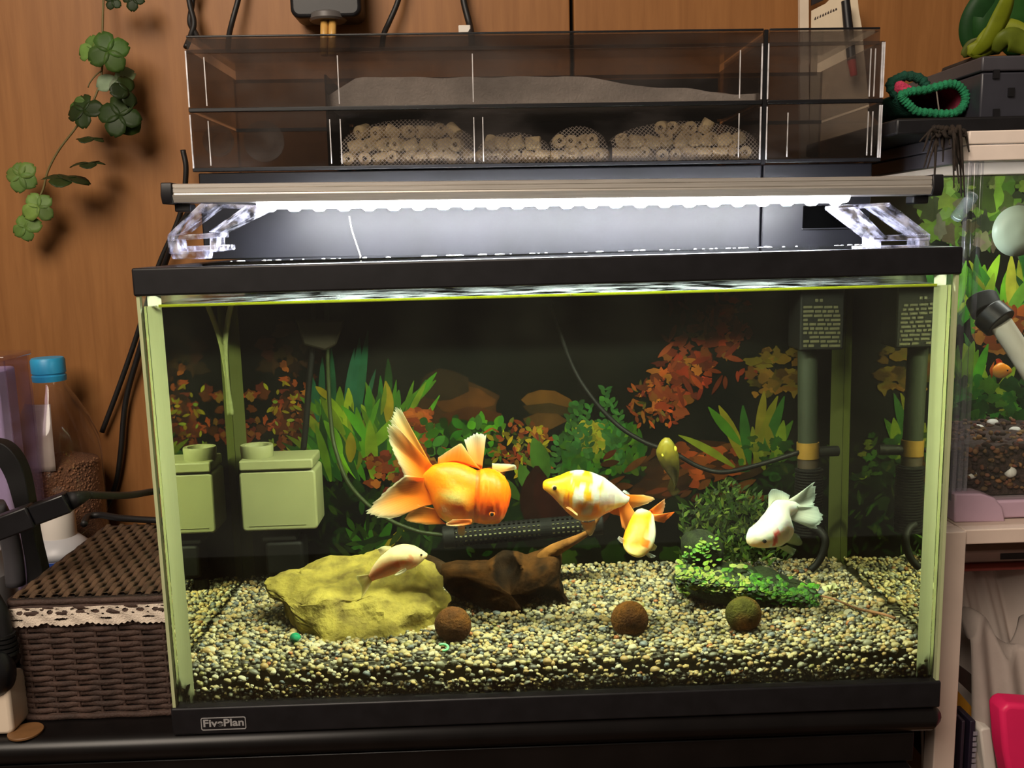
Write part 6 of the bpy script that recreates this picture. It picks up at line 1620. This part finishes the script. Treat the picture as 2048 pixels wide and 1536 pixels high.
def drape(name, label, cat, x0, x1, y0, y1, zf, m, nx=110, ny=28, ox=0):
    O = np.array([(x0+x1)/2, (y0+y1)/2, SH]); rows = []
    for j in range(ny+1):
        v = j/ny
        rows.append([(x0+(x1-x0)*i/nx-O[0], y0+(y1-y0)*v+.007*math.sin(i*.42+v*4+ox)-O[1], zf(i/nx, v)-SH) for i in range(nx+1)])
    o = MB().grid(rows).build(name, m, None, smooth=True, solid=.002); o.location = tuple(O); return tag(o, label, cat)
CLW = mat('white_cloth', (216, 200, 190), .9, var=.06, vscale=20, bump=.15); CLG = mat('grey_cloth', (170, 156, 148), .9, var=.08, vscale=20, bump=.15)
zt1 = at(1990, 1190, .12)[2]; zt2 = at(1990, 1300, .09)[2]
def fold1(u, v): return SH+.006+(zt1-SH-.004)*(min(1, v*2.6)**.5)+.010*math.sin(u*26+v*5)*(v > .1)+.006*math.sin(u*61+v*9)*v+.003*math.sin(u*117)
def fold2(u, v): return SH+.004+(zt2-SH+.016*math.sin(u*21+.6)-.01*u)*(min(1, v*2.0)**.6)+.007*math.sin(u*47+v*8)
drape('cloth_bundle', 'rumpled white cloth bundle filling the upper part of the rack shelf', 'cloth', .358, .60, .135, .33, fold1, CLW)
drape('cloth_bundle', 'grey white cloth folded in front of the white bundle on the rack', 'cloth', .376, .60, .075, .13, fold2, CLG, ox=2)
# flat packet on top of the cloth
p_ = at(1990, 1150, .17); o = MB().box((0, 0, 0), (.22, .10, .012)).build('paper_packet', mat('packet_pink', (206, 176, 166), .6, var=.08), None, bevel=.002); o.location = (.360, .17, zt1+.012); tag(o, 'flat pinkish paper packet on top of the cloth in the rack', 'packet')
q0, q1 = at(2000, 1146, .169), at(2060, 1132, .169); lb2 = MB().box((0, -.0006, 0), (q1[0]-q0[0], .0, .006)).build('label', mat('dark_label', (58, 52, 56), .6, var=.2), o); lb2.location = (q0[0]-.360, 0, .003)
o = MB().box((0, 0, 0), (.22, .11, .003)).build('red_folder', mat('red_folder', (190, 92, 84), .6, var=.08), None, bevel=.001); o.location = (.360, .16, zt1+.0075); tag(o, 'thin red folder under the pinkish packet in the rack', 'folder')
# pink plastic lid, books, yellow board
pz = at(2010, 1386, .04); pk = [((at(x, y, .045))[0]-pz[0], (at(x, y, .045))[2]-pz[2]) for x, y in ((1978, 1402), (1984, 1391), (1996, 1386), (2040, 1389), (2100, 1393), (2100, 1600), (2020, 1600), (1996, 1540), (1984, 1480))]
o = MB().prism(pk, 0, .022).build('pink_tray', mat('hot_pink_plastic', (232, 36, 96), .45, var=.04), None, bevel=.004, seg=4); o.location = (pz[0], .026, pz[2]); tag(o, 'bright pink plastic tray standing at the lower right corner', 'tray')
pz = at(1960, 1460, .07); wp = [((at(x, y, .07))[0]-pz[0], (at(x, y, .07))[2]-pz[2]) for x, y in ((1960, 1462), (1966, 1457), (1982, 1456), (2000, 1580), (1975, 1580))]
o = MB().prism(wp, 0, .02).build('white_case', WHITE, None, bevel=.002); o.location = tuple(pz); tag(o, 'white case wedged behind the pink tray', 'case')
pz = at(1930, 1440, .09); yb = [((at(x, y, .1))[0]-pz[0], (at(x, y, .1))[2]-pz[2]) for x, y in ((1890, 1350), (1918, 1384), (1958, 1430), (1985, 1440), (1985, 1590), (1890, 1590))]
o = MB().prism(yb, .012, .018).build('yellow_board', mat('mustard_card', (176, 120, 30), .6, var=.1), None); o.location = tuple(pz); tag(o, 'mustard yellow board leaning behind the dark books in the rack', 'board')
dbk = [((at(x, y, .1))[0]-pz[0], (at(x, y, .1))[2]-pz[2]) for x, y in ((1905, 1320), (1935, 1342), (1966, 1368), (1968, 1400), (1940, 1385), (1905, 1352))]
o = MB().prism(dbk, .004, .011).build('dark_board', mat('dark_card', (44, 32, 26), .6, var=.15), None); o.location = tuple(pz); tag(o, 'dark brown board edge leaning above the yellow board', 'board')
for k, (xa, xb, col, lab) in enumerate((((1916), (1931), (54, 42, 56), 'dark purple book nearest the white post in the rack'), ((1932), (1952), (38, 30, 48), 'dark book with pale spine lettering beside the white case'))):
    p0 = at(xa, 1600, .075); p1 = at(xb, 1442, .075)
    o = MB().box((0, 0, 0), (p1[0]-p0[0], .10, p1[2]-p0[2])).build('book', mat('book_cover%d' % k, col, .5, var=.1), None, bevel=.0008); o.location = tuple(p0); tag(o, lab, 'book', 'books on the rack')
    if k:
        mb = MB(); zz = p1[2]-p0[2]
        for i in range(9): mb.box((.003, -.0005, zz-.010-.0052*i-.0036), (.0062+U(-.001, .001), 0, zz-.010-.0052*i))
        mb.build('spine_lettering', mat('spine_print', (150, 144, 156), .6, var=.1), o)

# added fill light under the cover board, brightens the small aquarium's contents
hl = thing('added_fill_light', 'small added fill light, unseen under the cover board of the small aquarium', 'lamp', (.47, .19, sz1-.004))
MB().box((-.11, -.02, -.008), (.11, .02, .0)).build('housing', WHITE, hl, bevel=.001)
MB().box((-.10, -.014, -.0094), (.10, .014, -.0082)).build('tube', emit('added_fill_glow', (1.0, .97, .92), 34.0), hl)
